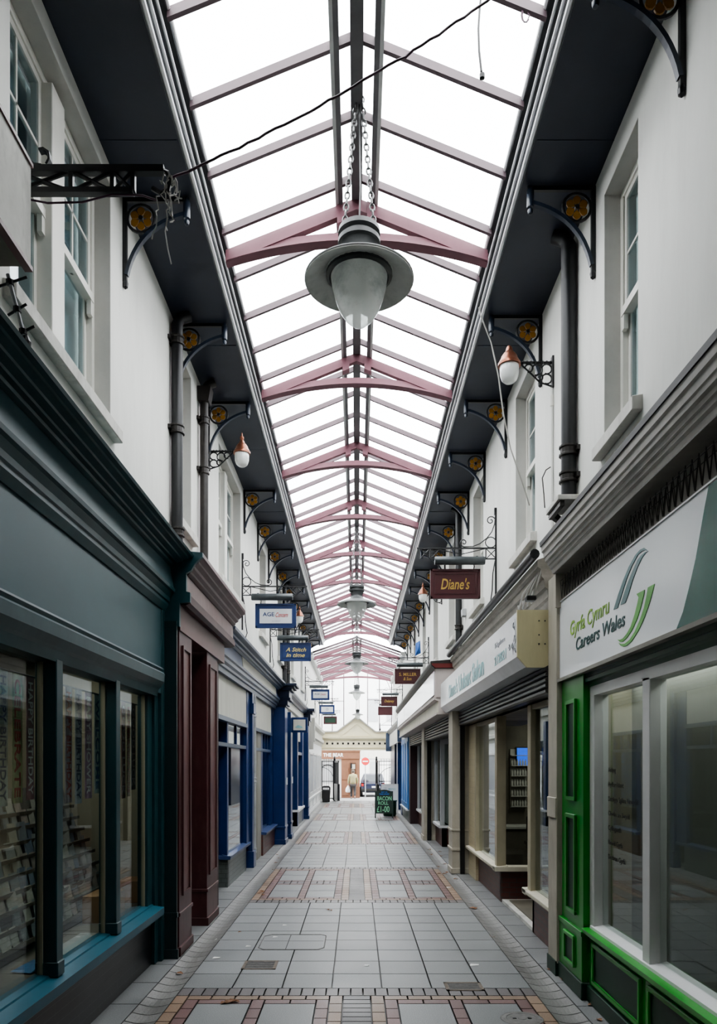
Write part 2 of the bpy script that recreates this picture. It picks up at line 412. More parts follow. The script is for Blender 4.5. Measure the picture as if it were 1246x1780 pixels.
def run_x(x0, x1, y0, y1, n, c, s=.12):
    w = (x1-x0)/n
    for i in range(n): slab(x0+i*w, x0+(i+1)*w, y0, y1, c, s)
def run_y(x0, x1, y0, y1, n, c, s=.12):
    w = (y1-y0)/n
    for i in range(n): slab(x0, x1, y0+i*w, y0+(i+1)*w, c, s)
def plain(y0, y1):
    n = max(1, round((y1-y0)/.475)); d = (y1-y0)/n
    for j in range(n):
        for i in range(7): slab(-XC+i*.45, -XC+(i+1)*.45, y0+j*d, y0+(j+1)*d, PAV, .07)
def band(y0):
    D = 3.76; y1 = y0+D
    for a, b in ((y0, y0+.22), (y1-.22, y1)): run_x(-XC, XC, a, b, 29, GRY)
    a, b = y0+.22, y1-.22
    for sx in (-1, 1):
        for (u0, u1, c) in ((.12, .235, ORG), (XC-.115, XC, ORG)):
            run_y(*sorted((sx*u0, sx*u1)), a, b, 15, c)
        run_x(*sorted((sx*.235, sx*(XC-.115))), a, a+.11, 6, ORG); run_x(*sorted((sx*.235, sx*(XC-.115))), b-.11, b, 6, ORG)
        a2, b2 = a+.11, b-.11
        for u in (.235, .785, XC-.225):
            run_y(*sorted((sx*u, sx*(u+.11))), a2, b2, 13, RED)
        m = (a2+b2)/2
        for (u0, u1) in ((.345, .785), (.895, XC-.225)):
            x0, x1 = sorted((sx*u0, sx*u1))
            for (p, q) in ((a2, a2+.11), (b2-.11, b2), (m-.22, m-.11), (m+.11, m+.22)): run_x(x0, x1, p, q, 2, RED)
            run_x(x0, x1, m-.11, m+.11, 4, GRY)
            for (p, q) in ((a2+.11, m-.22), (m+.22, b2-.11)):
                run_y(x0, x1, p, q, 2, PAV, .06)
    run_y(-.12, .12, a, b, 30, DSTR)
plain(-3, -.9); band(-4.93+3.98) if False else None
plain(-.9, 3.08); band(3.08)
y = 6.84
while y < 41:
    e = min(y+4.22, 41.9); plain(y, e)
    if e+3.76 < 41.95: band(e)
    else:
        if e < 41.8: plain(e, 41.98)
        break
    y = e+3.76
# dished channels and edge strips
for sx in (-1, 1):
    y = -1.0
    while y < 41.9:
        d = .205; t = tilt((.18, .177, .172), .12)
        nx = 7
        for i in range(nx):
            u0, u1 = XC+.25*i/nx, XC+.25*(i+1)/nx
            f = lambda u: -.022*math.sin(PI*(u-XC)/.25)+.0005
            vs = [(sx*u0, y+.007, f(u0)), (sx*u1, y+.007, f(u1)), (sx*u1, y+d-.007, f(u1)), (sx*u0, y+d-.007, f(u0))]
            fl.add(vs, [(0, 1, 2, 3) if sx > 0 else (3, 2, 1, 0)], t)
        vs = []
        y += d
    # dark bed below the channel
    y = -1.0
    while y < 41.9:
        L_ = .62*random.uniform(.9, 1.1)
        x0, x1 = sorted((sx*1.83, sx*2.5)); slab(x0, x1, y, min(y+L_, 41.95), (.19, .195, .197), .10); y += L_
# lower the base under the channels so that the dish stays visible
me = bpy.data.meshes.new('floor'); me.from_pydata(fl.v, [], fl.f)
ca = me.color_attributes.new('Col', 'FLOAT_COLOR', 'POINT')
ca.data.foreach_set('color', [x for c in fl.c for x in c])
me.materials.append(M['paving'])
floor = bpy.data.objects.new('floor', me); col.objects.link(floor); floor['kind'] = 'structure'; floor['label'] = 'grey paved arcade floor with bands of red and orange brick'
for v in me.vertices:                       # base plane sits below the dish
    if abs(v.co.z+.008) < 1e-6 and abs(v.co.x) > 4.9: v.co.z = -.03
me.update()
smesh('floor', MB().box(-40, 40, YE, 80, -.3, -.012), M['asphalt'], 'grey street running across the far end of the arcade')

# ------------------------------------------------------------------ walls, soffits
W = 2.0
def wall_with_holes(s, y0, y1, z0, z1, holes, th=.26):
    mb = MB(); xs = sorted((s*W, s*(W+th))); hs = sorted(holes); y = y0
    for (a, b, c, d) in hs:
        mb.box(*xs, y, a, z0, z1); mb.box(*xs, a, b, z0, c); mb.box(*xs, a, b, d, z1); y = b
    mb.box(*xs, y, y1, z0, z1)
    return mb
WL = [(4.38, 6.17, 4.78, 6.72), (8.30, 9.17, 4.78, 6.68), (11.0, 13.07, 4.78, 6.68), (15.6, 16.7, 4.75, 6.6), (19.2, 20.3, 4.75, 6.6), (23.0, 24.1, 4.75, 6.6), (27.0, 28.1, 4.75, 6.6)]
WR = [(5.40, 6.14, 4.62, 6.62), (8.52, 9.56, 4.62, 6.62), (12.0, 13.05, 4.65, 6.6), (15.4, 16.5, 4.65, 6.6), (18.7, 19.8, 4.65, 6.6), (22.0, 23.1, 4.65, 6.6), (25.6, 26.7, 4.65, 6.6)]
smesh('wall_left', wall_with_holes(-1, YN, 31.0, 3.9, 6.9, WL), M['render_white'], 'white rendered upper wall on the left of the arcade')
smesh('wall_right', wall_with_holes(1, YN, 31.0, 3.9, 6.9, WR), M['render_white'], 'white rendered upper wall on the right of the arcade')
smesh('wall_left_far', MB().box(-2.26, -2.0, 31.0, YE+.3, 2.6, 6.55), M['render_white'], 'white wall on the left at the far end of the arcade')
smesh('wall_right_far', MB().box(2.0, 2.26, 31.0, YE+.3, 2.6, 6.55), M['render_white'], 'white wall on the right at the far end of the arcade')
# shop rooms behind the fronts
for s, nm in ((-1, 'left'), (1, 'right')):
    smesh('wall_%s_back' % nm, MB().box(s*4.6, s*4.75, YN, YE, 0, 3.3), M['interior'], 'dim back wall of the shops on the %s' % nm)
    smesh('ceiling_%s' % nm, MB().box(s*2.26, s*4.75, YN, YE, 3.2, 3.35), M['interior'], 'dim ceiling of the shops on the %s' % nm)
    smesh('ceiling_%s_upper' % nm, MB().box(s*2.26, s*4.75, YN, YE, 6.9, 7.1), M['soot'], 'roof over the rooms on the %s' % nm)
    soff = MB().box(s*1.374, s*2.26, YN, 31.0, 6.87, 7.0)
    for k in range(12): soff.box(s*1.40, s*2.0, YN+.2+k*2.9, YN+.208+k*2.9, 6.866, 6.872)
    smesh('ceiling_%s_soffit' % nm, soff, M['soffit'], 'dark blue boarded soffit under the eaves on the %s' % nm)
smesh('wall_near', MB().box(-5, 5, YN-.2, YN, 0, 8), M['soot'], 'dark wall closing the arcade behind the viewer')  # added out of view to shut out light from behind the camera
smesh('ceiling_near', MB().box(-1.45, 1.45, YN, 4.38, 7.1, 7.25), M['soot'], 'solid roof over the near end of the arcade')  # opaque slab added out of view to darken the near end
PW = {-1: [1.0, 8.42, 10.7, 15.7, 19.4, 24.2, 30.3], 1: [1.0, 7.4, 14.3, 20.5, 26.0, 31.0]}
k = 1
for s, nm in ((-1, 'left'), (1, 'right')):
    for yy in PW[s]:
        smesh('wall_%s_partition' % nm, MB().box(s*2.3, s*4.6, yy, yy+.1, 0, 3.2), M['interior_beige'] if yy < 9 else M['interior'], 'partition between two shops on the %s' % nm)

# ------------------------------------------------------------------ upstairs windows
wn = [0]
def up_window(s, y0, y1, z0, z1, sashes, label, detail=True):
    wn[0] += 1
    r = struct('window_%d' % wn[0], label, (s*W, (y0+y1)/2, z0))
    X = lambda v: s*(W+v)
    fr = MB(); t = .06
    fr.box(X(.13), X(.22), y0, y0+t, z0, z1); fr.box(X(.13), X(.22), y1-t, y1, z0, z1); fr.box(X(.13), X(.22), y0+t, y1-t, z1-t, z1); fr.box(X(.13), X(.22), y0+t, y1-t, z0, z0+.04)
    build('window_frame', fr, M['sash_white'], r, bevel=.004)
    rv = MB()
    for (a, b) in ((y0-.001, y0+.004), (y1-.004, y1+.001)): rv.box(X(.002), X(.13), a, b, z0, z1)
    rv.box(X(.002), X(.13), y0, y1, z1-.004, z1+.001)
    build('window_reveal', rv, M['reveal_white'], r)
    n = sashes; mw = .22 if n > 1 else 0
    w = (y1-y0-2*t-mw*(n-1))/n
    zm = (z0+z1)/2
    for i in range(n):
        a = y0+t+i*(w+mw); b = a+w
        if i: build('mullion', MB().box(X(.07), X(.22), a-mw, a, z0, z1-t), M['sash_white'], r, bevel=.005)
        for (zz0, zz1, dx, nm) in ((zm-.02, z1-t, .145, 'upper'), (z0+.04, zm+.03, .175, 'lower')):
            sf = MB(); st = .045
            sf.box(X(dx), X(dx+.03), a, a+st, zz0, zz1); sf.box(X(dx), X(dx+.03), b-st, b, zz0, zz1)
            sf.box(X(dx), X(dx+.03), a+st, b-st, zz1-st, zz1); sf.box(X(dx), X(dx+.03), a+st, b-st, zz0, zz0+.05)
            if nm == 'upper':
                sf.box(X(dx-.03), X(dx), a, b, zz0-.005, zz0+.06)
                for yy in (a, b-.05): sf.box(X(dx-.025), X(dx+.01), yy, yy+.05, zz0-.12, zz0)
                if detail:
                    sf.box(X(dx+.005), X(dx+.025), (a+b)/2-.011, (a+b)/2+.011, zz0, zz1); sf.box(X(dx+.005), X(dx+.025), a, b, (zz0+zz1)/2-.011, (zz0+zz1)/2+.011)
            so = build(nm+'_sash', sf, M['sash_white'], r)
            build('pane', MB().box(X(dx+.012), X(dx+.016), a+st*.5, b-st*.5, zz0+.02, zz1-.02), M['glass_up'], so)
    build('blind', MB().box(X(.30), X(.31), y0-.1, y1+.1, z0-.1, z1+.05), M['blind'], r)  # blank pale teal-grey panel added behind the sashes
    sl = MB().prism_y([(X(-.075), z0-.12), (X(-.075), z0-.02), (X(.14), z0+.015), (X(.14), z0-.12)], y0-.09, y1+.09)
    build('window_sill', sl, M['sill_stone'], r, bevel=.006)
    return r
for i, (a, b, c, d) in enumerate(WL):
    up_window(-1, a, b, c, d, 2 if i in (0, 2) else 1, 'white sash window, %s along the left upper wall from the front' % ORD[i], i < 4)
for i, (a, b, c, d) in enumerate(WR):
    up_window(1, a, b, c, d, 1, 'white sash window, %s along the right upper wall from the front' % ORD[i], i < 4)

# ------------------------------------------------------------------ gutters
for s, nm in ((-1, 'left'), (1, 'right')):
    g = thing('eaves_gutter', 'long dark moulded gutter with bright beads along the %s eaves' % nm, 'gutter', (s*1.37, 16, 6.85))
    prof = [(1.374, 6.87), (1.373, 6.84), (1.366, 6.92), (1.35, 6.93), (1.34, 6.985), (1.315, 6.99), (1.305, 7.04), (1.27, 7.05), (1.255, 7.07), (1.255, 7.11), (1.374, 7.11)]
    build('channel', MB().prism_y([(s*x, z) for x, z in prof], YN, 31.0), M['gutter_dark'], g)
    for (x, z, r_) in ((1.362, 6.872, .022), (1.338, 6.955, .012), (1.308, 7.01, .012), (1.262, 7.075, .016)):
        build('bead', MB().tube([(s*x, YN, z), (s*x, 31.0, z)], r_, 8), M['gutter_bright'], g, smooth=True)

# ------------------------------------------------------------------ glazed roof
EZ, AZ, EX = 7.08, 7.60, 1.27
def roof(name, y0, y1, ex, ez, az, label, step):
    r = struct(name, label, (0, (y0+y1)/2, ez))
    slope = (az-ez)/ex
    zx = lambda x: az-abs(x)*slope
    rb = MB().box(-.05, .05, y0, y1, az-.11, az+.03)
    build('ridge_beam', rb, M['ridge_grey'], r)
    for s in (-1, 1):
        p = MB().box(s*.135, s*.175, y0, y1, zx(.15)-.10, zx(.15)+.0)
        build('purlin', p, M['ridge_grey'], r)
        build('purlin_strip', MB().box(s*.176, s*.205, y0, y1, zx(.15)-.10, zx(.15)-.02), M['rail_white'], r)
    ys = []
    y = y0
    while y < y1-.05: ys.append(y); y += step
    for y in ys:
        for s in (-1, 1):
            b = MB(); h = .07; w = .036
            b.prism_y([(s*.05, zx(.05)-h), (s*.05, zx(.05)), (s*ex, zx(ex)), (s*ex, zx(ex)-h)], y-w/2, y+w/2)
            build('glazing_bar', b, M['bar_grey'], r)
    for i, y in enumerate(ys):
        e = ys[i+1] if i+1 < len(ys) else y1
        for s in (-1, 1):
            a, c = (s*.0, az+.012), (s*(ex+.02), zx(ex+.02)+.012)
            g = MB().quad((a[0], y, a[1]), (c[0], y, c[1]), (c[0], e, c[1]), (a[0], e, a[1]))
            build('glass_pane', g, M['glass_roof'], r)
    return r
roof('ceiling', 4.40, 31.1, EX, EZ, AZ, 'pitched glass roof over the arcade', .6925)
FX, FZ, FA = 1.82, 6.62, 7.25
roof('ceiling_far', 31.1, 42.0, FX, FZ, FA, 'wider pitched glass roof at the far end of the arcade', .68)
def truss(y, ex, ez, az, label):
    t = thing('roof_truss', label, 'roof truss', (0, y, ez), 'pink iron roof trusses')
    sl = (az-ez)/ex; w = .075
    for s in (-1, 1):
        rf = MB().prism_y([(s*.0, az-.09), (s*.0, az-.20), (s*ex, ez-.20), (s*ex, ez-.075)], y-w/2, y+w/2)
        rf.prism_y([(s*.10, az-.09-.1*sl), (s*.10, az-.27-.1*sl), (s*.19, az-.27-.19*sl), (s*.19, az-.09-.19*sl)], y-w*.7, y+w*.7)
        build('rafter', rf, M['pink'], t)
    pts = [(-ex+2*ex*i/18, ez-.14+.20*(1-((i-9)/9.0)**2)) for i in range(19)]
    tie = MB()
    tie.ribbon(pts, .085, y-.025, y+.025); tie.ribbon([(x, z-.04) for x, z in pts], .022, y-.06, y+.06)
    build('tie', tie, M['pink'], t)
    return t
tn = 0
for k in range(9):
    truss(7.4+2.77*k, EX, EZ, AZ, 'pink iron roof truss, %s from the front' % ORD[tn]); tn += 1
for k in range(4):
    truss(32.2+2.8*k, FX, FZ, FA, 'pink iron roof truss, %s from the front' % ORD[tn]); tn += 1
# far end: gutters of the wide roof
for s, nm in ((-1, 'left'), (1, 'right')):
    g = thing('eaves_gutter', 'short pale gutter on the %s under the far wide roof' % nm, 'gutter', (s*1.9, 36.5, 6.5))
    build('channel', MB().prism_y([(s*x, z) for x, z in [(1.998, 6.45), (1.86, 6.45), (1.80, 6.52), (1.80, 6.60), (1.998, 6.60)]], 31.0, 42.0), M['rail_white'], g)
    build('bead', MB().tube([(s*1.82, 31, 6.50), (s*1.82, 42, 6.50)], .025, 6), M['gutter_bright'], g)
smesh('wall_gable_near', MB().prism_y([(-2.26, 6.55), (-1.28, 7.06), (-1.28, 7.2), (-2.26, 7.2)], 31.0, 31.12).prism_y([(2.26, 6.55), (1.28, 7.06), (1.28, 7.2), (2.26, 7.2)], 31.0, 31.12), M['soffit'], 'boards closing the eaves where the roof widens')

# ------------------------------------------------------------------ eaves brackets
def eaves_bracket(s, y, label, grp):
    r = thing('eaves_bracket', label, 'bracket', (s*2.0, y, 6.1), grp)
    X = lambda u: s*(2.0-u); w = .018
    build('wall_bar', MB().box(X(0), X(.035), y-w, y+w, 6.14, 6.86).lathe([(0, -.05), (.022, -.03), (.026, 0), (.018, .03), (0, .04)], (X(.02), y, 6.13), 8), M['iron'], r)
    build('top_bar', MB().box(X(0), X(.56), y-w*.8, y+w*.8, 6.825, 6.86), M['iron'], r)
    build('pendant', MB().lathe([(0, -.235), (.018, -.225), (.024, -.20), (.016, -.185), (.03, -.175), (.032, -.04), (.024, -.03), (.024, 0)], (X(.545), y, 6.86), 10), M['iron_blue'], r, smooth=True)
    P0, P1, P2 = (.03, 6.20), (.12, 6.62), (.53, 6.72)
    pts = []
    for i in range(13):
        t = i/12; pts.append((X((1-t)**2*P0[0]+2*t*(1-t)*P1[0]+t*t*P2[0]), (1-t)**2*P0[1]+2*t*(1-t)*P1[1]+t*t*P2[1]))
    build('strut', MB().ribbon(pts, .03, y-.022, y+.022), M['iron_blue'], r)
    cx, cz = X(.155), 6.685; R = .118
    build('ring', MB().tube([(cx+R*math.cos(2*PI*i/20), y, cz+R*math.sin(2*PI*i/20)) for i in range(20)], .013, 6, closed=True).cyl((cx, y-.02, cz), (cx, y+.02, cz), .020, n=8), M['iron'], r, smooth=True)
    fw = MB()
    for k in range(6):
        a = k*PI/3+PI/6
        loc = [(.022, 0), (.045, .024), (.07, .034), (.088, .022), (.099, 0), (.088, -.022), (.07, -.034), (.045, -.024)]
        fw.prism_y([(cx+u*math.cos(a)-v*math.sin(a), cz+u*math.sin(a)+v*math.cos(a)) for u, v in loc], y-.006, y+.006)
    build('flower', fw, M['amber'], r)
    return r
for s, nm, ys in ((-1, 'left', [6.5, 8.35, 10.15, 13.42, 15.25, 17.1, 18.9, 20.7, 22.5, 24.3, 26.1, 27.9, 29.7]),
                  (1, 'right', [4.63, 6.37, 8.2, 10.1, 11.8, 13.5, 15.3, 17.1, 18.9, 20.7, 22.5, 24.3, 26.1, 27.9, 29.7])):
    g = 'flower brackets along the %s eaves' % nm
    pr = None
    for i, y in enumerate(ys):
        lab = 'black iron eaves bracket with amber flower, %s along the %s wall' % (ORD[i], nm)
        if pr is None: pr = eaves_bracket(s, y, lab, g)
        else: dup(pr, (s*2.0, y, 6.1), lab)

# ------------------------------------------------------------------ downpipes
def collar(mb, x, y, z, r): mb.lathe([(r, -.05), (r*1.3, -.045), (r*1.3, -.03), (r*1.12, -.02), (r*1.12, .02), (r*1.3, .03), (r*1.3, .045), (r, .05)], (x, y, z), 14)
def downpipe(s, y, zb, zt, r, label, collars, hopper=False, mat='iron'):
    x = s*1.925
    o = thing('downpipe', label, 'downpipe', (x, y, zb))
    pp = MB().tube([(x, y, zb), (x, y, zt-.12), (x-s*.03, y+.02, zt-.05), (x-s*.12, y+.05, zt)], r, 14)
    build('pipe', pp, M[mat], o, smooth=True)
    for z in collars:
        c = MB(); collar(c, x, y, z, r); c.box(s*1.97, s*2.0, y-.11, y+.11, z-.02, z+.02); build('collar', c, M['iron_rusty'], o)
    if hopper: build('hopper', MB().prism_y([(x-.07, zt-.10), (x-.06, zt-.28), (x+.07, zt-.28), (x+.10, zt-.10)], y-.09, y+.09), M['iron_rusty'], o)
    return o
downpipe(-1, 8.14, 4.27, 6.85, .062, 'thick black downpipe on the left wall above the teal shopfront', (4.5, 5.6, 6.55))
downpipe(-1, 9.58, 4.27, 6.85, .052, 'black downpipe with hopper head beside the left copper lantern', (5.72, 6.35), True, 'iron_rusty')
downpipe(-1, 20.2, 4.05, 6.85, .055, 'black downpipe on the left wall beyond the blue hanging signs', (4.6, 5.7))
downpipe(-1, 21.3, 4.05, 6.85, .055, 'second black downpipe standing just past its twin on the left wall', (4.6, 5.7))
downpipe(1, 6.9, 4.40, 6.85, .068, 'thick black downpipe on the right wall above the white careers sign', (4.62, 4.86))
downpipe(1, 14.35, 4.18, 6.85, .06, 'black downpipe on the right wall behind the hanging hairdresser sign', (4.6,))
for (y, z, lab) in ((6.93, 4.36, 'weathered lead ledge under the right near downpipe'), (14.4, 4.17, 'weathered ledge under the right downpipe beyond the hairdresser sign')):
    sh = thing('pipe_ledge', lab, 'ledge', (1.95, y, z))
    build('top_board', MB().box(1.78, 2.0, y-.22, y+.22, z-.0, z+.045), M['sill_stone'], sh, bevel=.004)
    build('brace', MB().prism_y([(1.80, z-.02), (2.0, z-.16), (2.0, z-.12), (1.86, z-.0)], y+.14, y+.22).box(1.8, 1.84, y-.2, y+.2, z-.05, z), M['iron_rusty'], sh)

# ------------------------------------------------------------------ left shop 1: teal
def frame_panel(mb, s, X, y0, y1, z0, z1, w=.03, d=.018):   # raised moulding rectangle on a face at x = s*X facing the arcade
    a, b = s*X, s*(X-d)
    mb.box(a, b, y0, y1, z0, z0+w); mb.box(a, b, y0, y1, z1-w, z1); mb.box(a, b, y0, y0+w, z0+w, z1-w); mb.box(a, b, y1-w, y1, z0+w, z1-w)
    return mb
P_ = lambda s, pr: [(s*x, z) for x, z in pr]
r = thing('shopfront', 'dark teal timber shopfront with tall window on the near left', 'shopfront', (-2.0, 4.5, 0))
Y0 = 1.2
build('fascia', MB().prism_y(P_(-1, [(2.24, 2.74), (2.0, 2.74), (2.0, 3.64), (2.24, 3.64)]), Y0, 7.9), M['teal_fascia'], r)
build('architrave', MB().prism_y(P_(-1, [(2.12, 3.60), (1.985, 3.60), (1.97, 3.63), (1.955, 3.66), (1.955, 3.69), (1.94, 3.70), (1.935, 3.74), (1.91, 3.79), (1.885, 3.80), (1.88, 3.83), (1.9, 3.845), (2.12, 3.85)]), Y0, 7.9), M['teal'], r)
build('frieze', MB().prism_y(P_(-1, [(2.1, 3.84), (1.895, 3.84), (1.94, 4.09), (2.1, 4.09)]), Y0, 7.9), M['teal_fascia'], r)
build('cornice', MB().prism_y(P_(-1, [(2.1, 4.06), (1.93, 4.065), (1.90, 4.075), (1.895, 4.095), (1.86, 4.10), (1.855, 4.115), (1.80, 4.125), (1.795, 4.14), (1.745, 4.15), (1.735, 4.16), (1.70, 4.165), (1.69, 4.185), (2.0, 4.25), (2.1, 4.25)]), Y0, 7.9), M['teal'], r)
build('window_head', MB().prism_y(P_(-1, [(2.16, 2.70), (2.0, 2.70), (1.985, 2.77), (1.965, 2.79), (1.93, 2.84), (1.925, 2.92), (1.945, 2.94), (1.935, 2.965), (1.95, 2.985), (2.0, 2.99), (2.16, 2.99)]), Y0, 7.62), M['teal'], r)
build('end_post', MB().box(-2.16, -2.06, 7.48, 7.66, .6, 2.75).box(-2.16, -2.03, 7.64, 7.78, 0, 2.99).box(-2.2, -1.99, 7.76, 7.9, 0, 3.65), M['teal'], r, bevel=.005)
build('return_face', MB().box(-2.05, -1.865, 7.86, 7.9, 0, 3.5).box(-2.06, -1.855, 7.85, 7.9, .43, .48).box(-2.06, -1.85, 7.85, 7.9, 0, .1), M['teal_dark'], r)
build('cornice_return', MB().prism_y(P_(-1, [(2.0, 3.45), (1.84, 3.45), (1.84, 3.69), (1.73, 3.70), (1.73, 3.80), (1.77, 3.81), (1.77, 4.0), (1.72, 4.03), (1.68, 4.1), (1.63, 4.15), (1.60, 4.17), (1.60, 4.215), (2.0, 4.25)]), 7.88, 7.935), M['teal'], r)
sill = MB().prism_y(P_(-1, [(2.14, .50), (1.95, .50), (1.935, .515), (1.93, .585), (2.04, .60), (2.045, .612), (2.14, .625)]), Y0, 7.62)
build('window_ledge', sill, M['teal_sill'], r)
build('stall_riser', MB().box(-2.2, -2.07, Y0, 7.7, 0, .51), M['tile_black'], r)
for y in (1.9, 3.8, 5.05, 6.3):
    build('mullion', MB().box(-2.14, -1.995, y, y+.11, .60, 2.72).box(-2.14, -1.985, y-.005, y+.115, .60, .70), M['teal'], r, bevel=.006)
for a, b in ((1.25, 1.9), (2.0, 3.8), (3.9, 5.06), (5.15, 6.31), (6.40, 7.5)):
    build('pane', MB().box(-2.104, -2.098, a, b, .61, 2.72), M['glass'], r)
beads = MB()
for y in (3.9, 5.035, 5.16, 6.285, 6.41, 7.465): beads.box(-2.12, -2.085, y, y+.015, .62, 2.71)
build('glazing_bead', beads, M['interior_beige'], r)
# window bed behind the teal shop
smesh('trim_1', MB().box(-3.1, -2.15, Y0, 8.42, .50, .565), M['wood_shelf'], 'low display bed inside the teal shop window')

def hang_banner(y, w, z0, z1, mat, word, ink, label, x=-2.42):
    o = thing('foil_banner', label, 'banner', (x, y, z0), 'birthday banners in the teal shop window')
    build('strip', MB().box(x, x+.003, y, y+w, z0, z1), mat, o)
    # reads downwards: local u runs down, v runs towards +y
    text('lettering', word, ink, o, (x+.004, y, z1), (0, 0, -1), (0, 1, 0), (.04, z1-z0-.04, w*.2, w*.78))
BL = [(4.92, .12, 'HAPPY BIRTHDAY', 4, 'pale foil banner at the very edge of the first teal pane'),
      (5.12, .14, 'HAPPY BIRTHDAY', 0, 'white foil birthday banner leftmost behind the first teal pane'),
      (5.33, .16, 'CELEBRATE', 1, 'yellow and green foil banner with big letters behind the teal pane'),
      (5.56, .13, 'HAPPY BIRTHDAY', 2, 'red foil birthday banner behind the first teal pane'),
      (5.76, .19, 'Happy 18th Birthday', 3, 'dark blue banner reading happy 18th birthday beside the first mullion'),
      (6.30, .15, 'HAPPY BIRTHDAY', 4, 'pinkish white banner leftmost behind the middle teal pane'),
      (6.52, .16, 'HAPPY BIRTHDAY', 5, 'pale blue white banner second behind the middle teal pane'),
      (6.76, .17, 'BABY SHOWER', 6, 'pink foil banner behind the middle teal pane'),
      (7.00, .16, 'WELCOME', 0, 'greyish banner right of the pink banner'),
      (7.24, .17, 'HAPPY 21st', 7, 'dark slate banner beside the second mullion'),
      (7.80, .14, 'GOOD LUCK', 2, 'dull red banner behind the last teal pane'),
      (7.98, .12, 'CONGRATULATIONS', 1, 'yellowish banner behind the last teal pane'),
      (8.14, .16, 'GOOD LUCK', 7, 'dark banner behind the last teal pane')]
for (y, w, word, mi, lab) in BL:
    ink = M['white_ink'] if mi in (2, 3, 6, 7) else (M['ink_navy'] if mi in (0, 5) else M['ink_red'])
    hang_banner(y, w, 1.66+.10*random.random(), 2.664, BAN[mi], word, ink, lab)
rail = thing('banner_rail', 'thin rail behind the teal window head carrying the foil banners', 'rail', (-2.42, 5.4, 2.68))
build('rail', MB().tube([(-2.42, 3.7, 2.67), (-2.42, 8.45, 2.67)], .008, 6), M['iron'], rail)
rk = thing('card_rack', 'stepped wooden greeting card rack inside the teal shop window', 'card rack', (-2.75, 4.7, .565))
for k in range(9):
    z = .66+.115*k; x = -2.50-.055*k
    build('shelf', MB().box(x-.12, x, 4.2, 7.9, z-.012, z).box(x-.006, x, 4.2, 7.9, z, z+.02), M['wood_shelf'], rk)
build('back_board', MB().prism_y([(-2.63, .57), (-3.07, 1.80), (-3.1, 1.80), (-3.1, .57)], 4.2, 7.9), M['interior'], rk)
cp = None
for k in range(9):
    for j in range(21):
        if random.random() < .06: continue
        y = 4.24+.171*j+random.uniform(-.008, .008); z = .662+.115*k; x = -2.535-.055*k
        h = random.choice((.14, .15, .17)); w = random.choice((.105, .12, .14))
        if cp is None or True:
            me = MB(); me.add([(0, 0, 0), (0, w, 0), (-.035, w, h), (-.035, 0, h), (-.03, 0, 0), (-.03, w, 0)], [(0, 1, 2, 3), (4, 3, 2, 5)])
            c = build('greeting_card', me.xform(lambda v: v+Vector((x, y, z))), random.choice(CARD), loc=(x, y, z))
            c.rotation_euler = (0, 0, random.uniform(-.12, .12))
            tag(c, 'folded pale greeting card standing in the rack behind the teal window', 'greeting card', 'greeting cards in the teal shop window')
def carton(x, y, w, d, h, label, z=.565):
    o = thing('cardboard_box', label, 'box', (x, y, z))
    t = .006; b = MB().box(x, x+w, y, y+t, z, z+h).box(x, x+w, y+d-t, y+d, z, z+h).box(x, x+t, y+t, y+d-t, z, z+h).box(x+w-t, x+w, y+t, y+d-t, z, z+h).box(x, x+w, y, y+d, z, z+t)
    build('body', b, M['card_box'], o)
    build('flap', MB().box(x, x+w/2-.003, y, y+d, z+h, z+h+.005).box(x+w/2+.003, x+w, y, y+d, z+h, z+h+.005), M['card_box'], o)
    return o
carton(-2.50, 6.92, .26, .42, .24, 'plain brown cardboard box behind the second teal mullion')
carton(-2.52, 7.95, .28, .36, .22, 'low brown cardboard box at the far end of the teal window')
lf = MB().quad((-2.20, 4.42, .575), (-2.16, 4.66, .57), (-2.30, 4.70, .60), (-2.36, 4.46, .575)).quad((-2.20, 4.42, .575), (-2.17, 4.5, .615), (-2.19, 4.66, .60), (-2.16, 4.66, .57))
lf.xform(lambda v: v+Vector((-.05, .82, 0)))
tag(build('leaflet', lf, M['paper_blue'], loc=(-2.31, 5.37, .57)), 'crumpled blue leaflet lying on the teal window ledge inside', 'leaflet')
lf = MB().box(-2.36, -2.22, 5.75, 6.5, .567, .575)
tag(build('paper_sheet', lf, M['interior_pale'], loc=(-2.3, 6, .567)), 'pale paper strip lying on the display bed inside the teal window', 'paper')

# ------------------------------------------------------------------ left shop 2: maroon doorway
r = thing('shopfront', 'maroon panelled doorway surround with heavy cornice on the left', 'doorway', (-1.9, 9.4, 0))
def pilaster(y0, y1, xf, nm='pilaster'):
    p = build(nm, MB().box(-2.1, -xf, y0, y1, 0, 3.46).box(-2.1, -xf+.012 if False else -(xf-.014), y0-.012, y1+.012, .42, .46).box(-2.1, -(xf-.02), y0-.012, y1+.012, .0, .10), M['maroon'], r, bevel=.005)
    build('panel_moulding', frame_panel(MB(), -1, xf, y0+.12, y1-.12, .62, 3.28, .035, .02), M['maroon'], p)
    build('panel_field', MB().box(-xf, -(xf-.004), y0+.155, y1-.155, .655, 3.245), M['maroon_light'], p)
pilaster(7.955, 8.56, 1.86); pilaster(9.48, 10.2, 1.87)
build('entablature', MB().prism_y(P_(-1, [(2.2, 3.42), (1.845, 3.42), (1.845, 3.69), (2.2, 3.69)]), 7.94, 10.6), M['maroon_light'], r)
build('architrave', MB().prism_y(P_(-1, [(2.0, 3.68), (1.79, 3.68), (1.74, 3.70), (1.735, 3.75), (1.75, 3.76), (1.745, 3.79), (1.775, 3.81), (2.0, 3.81)]), 7.94, 10.85), M['maroon'], r)
build('frieze', MB().prism_y(P_(-1, [(2.0, 3.80), (1.77, 3.80), (1.775, 4.0), (2.0, 4.0)]), 7.94, 10.88), M['maroon_frieze'], r)
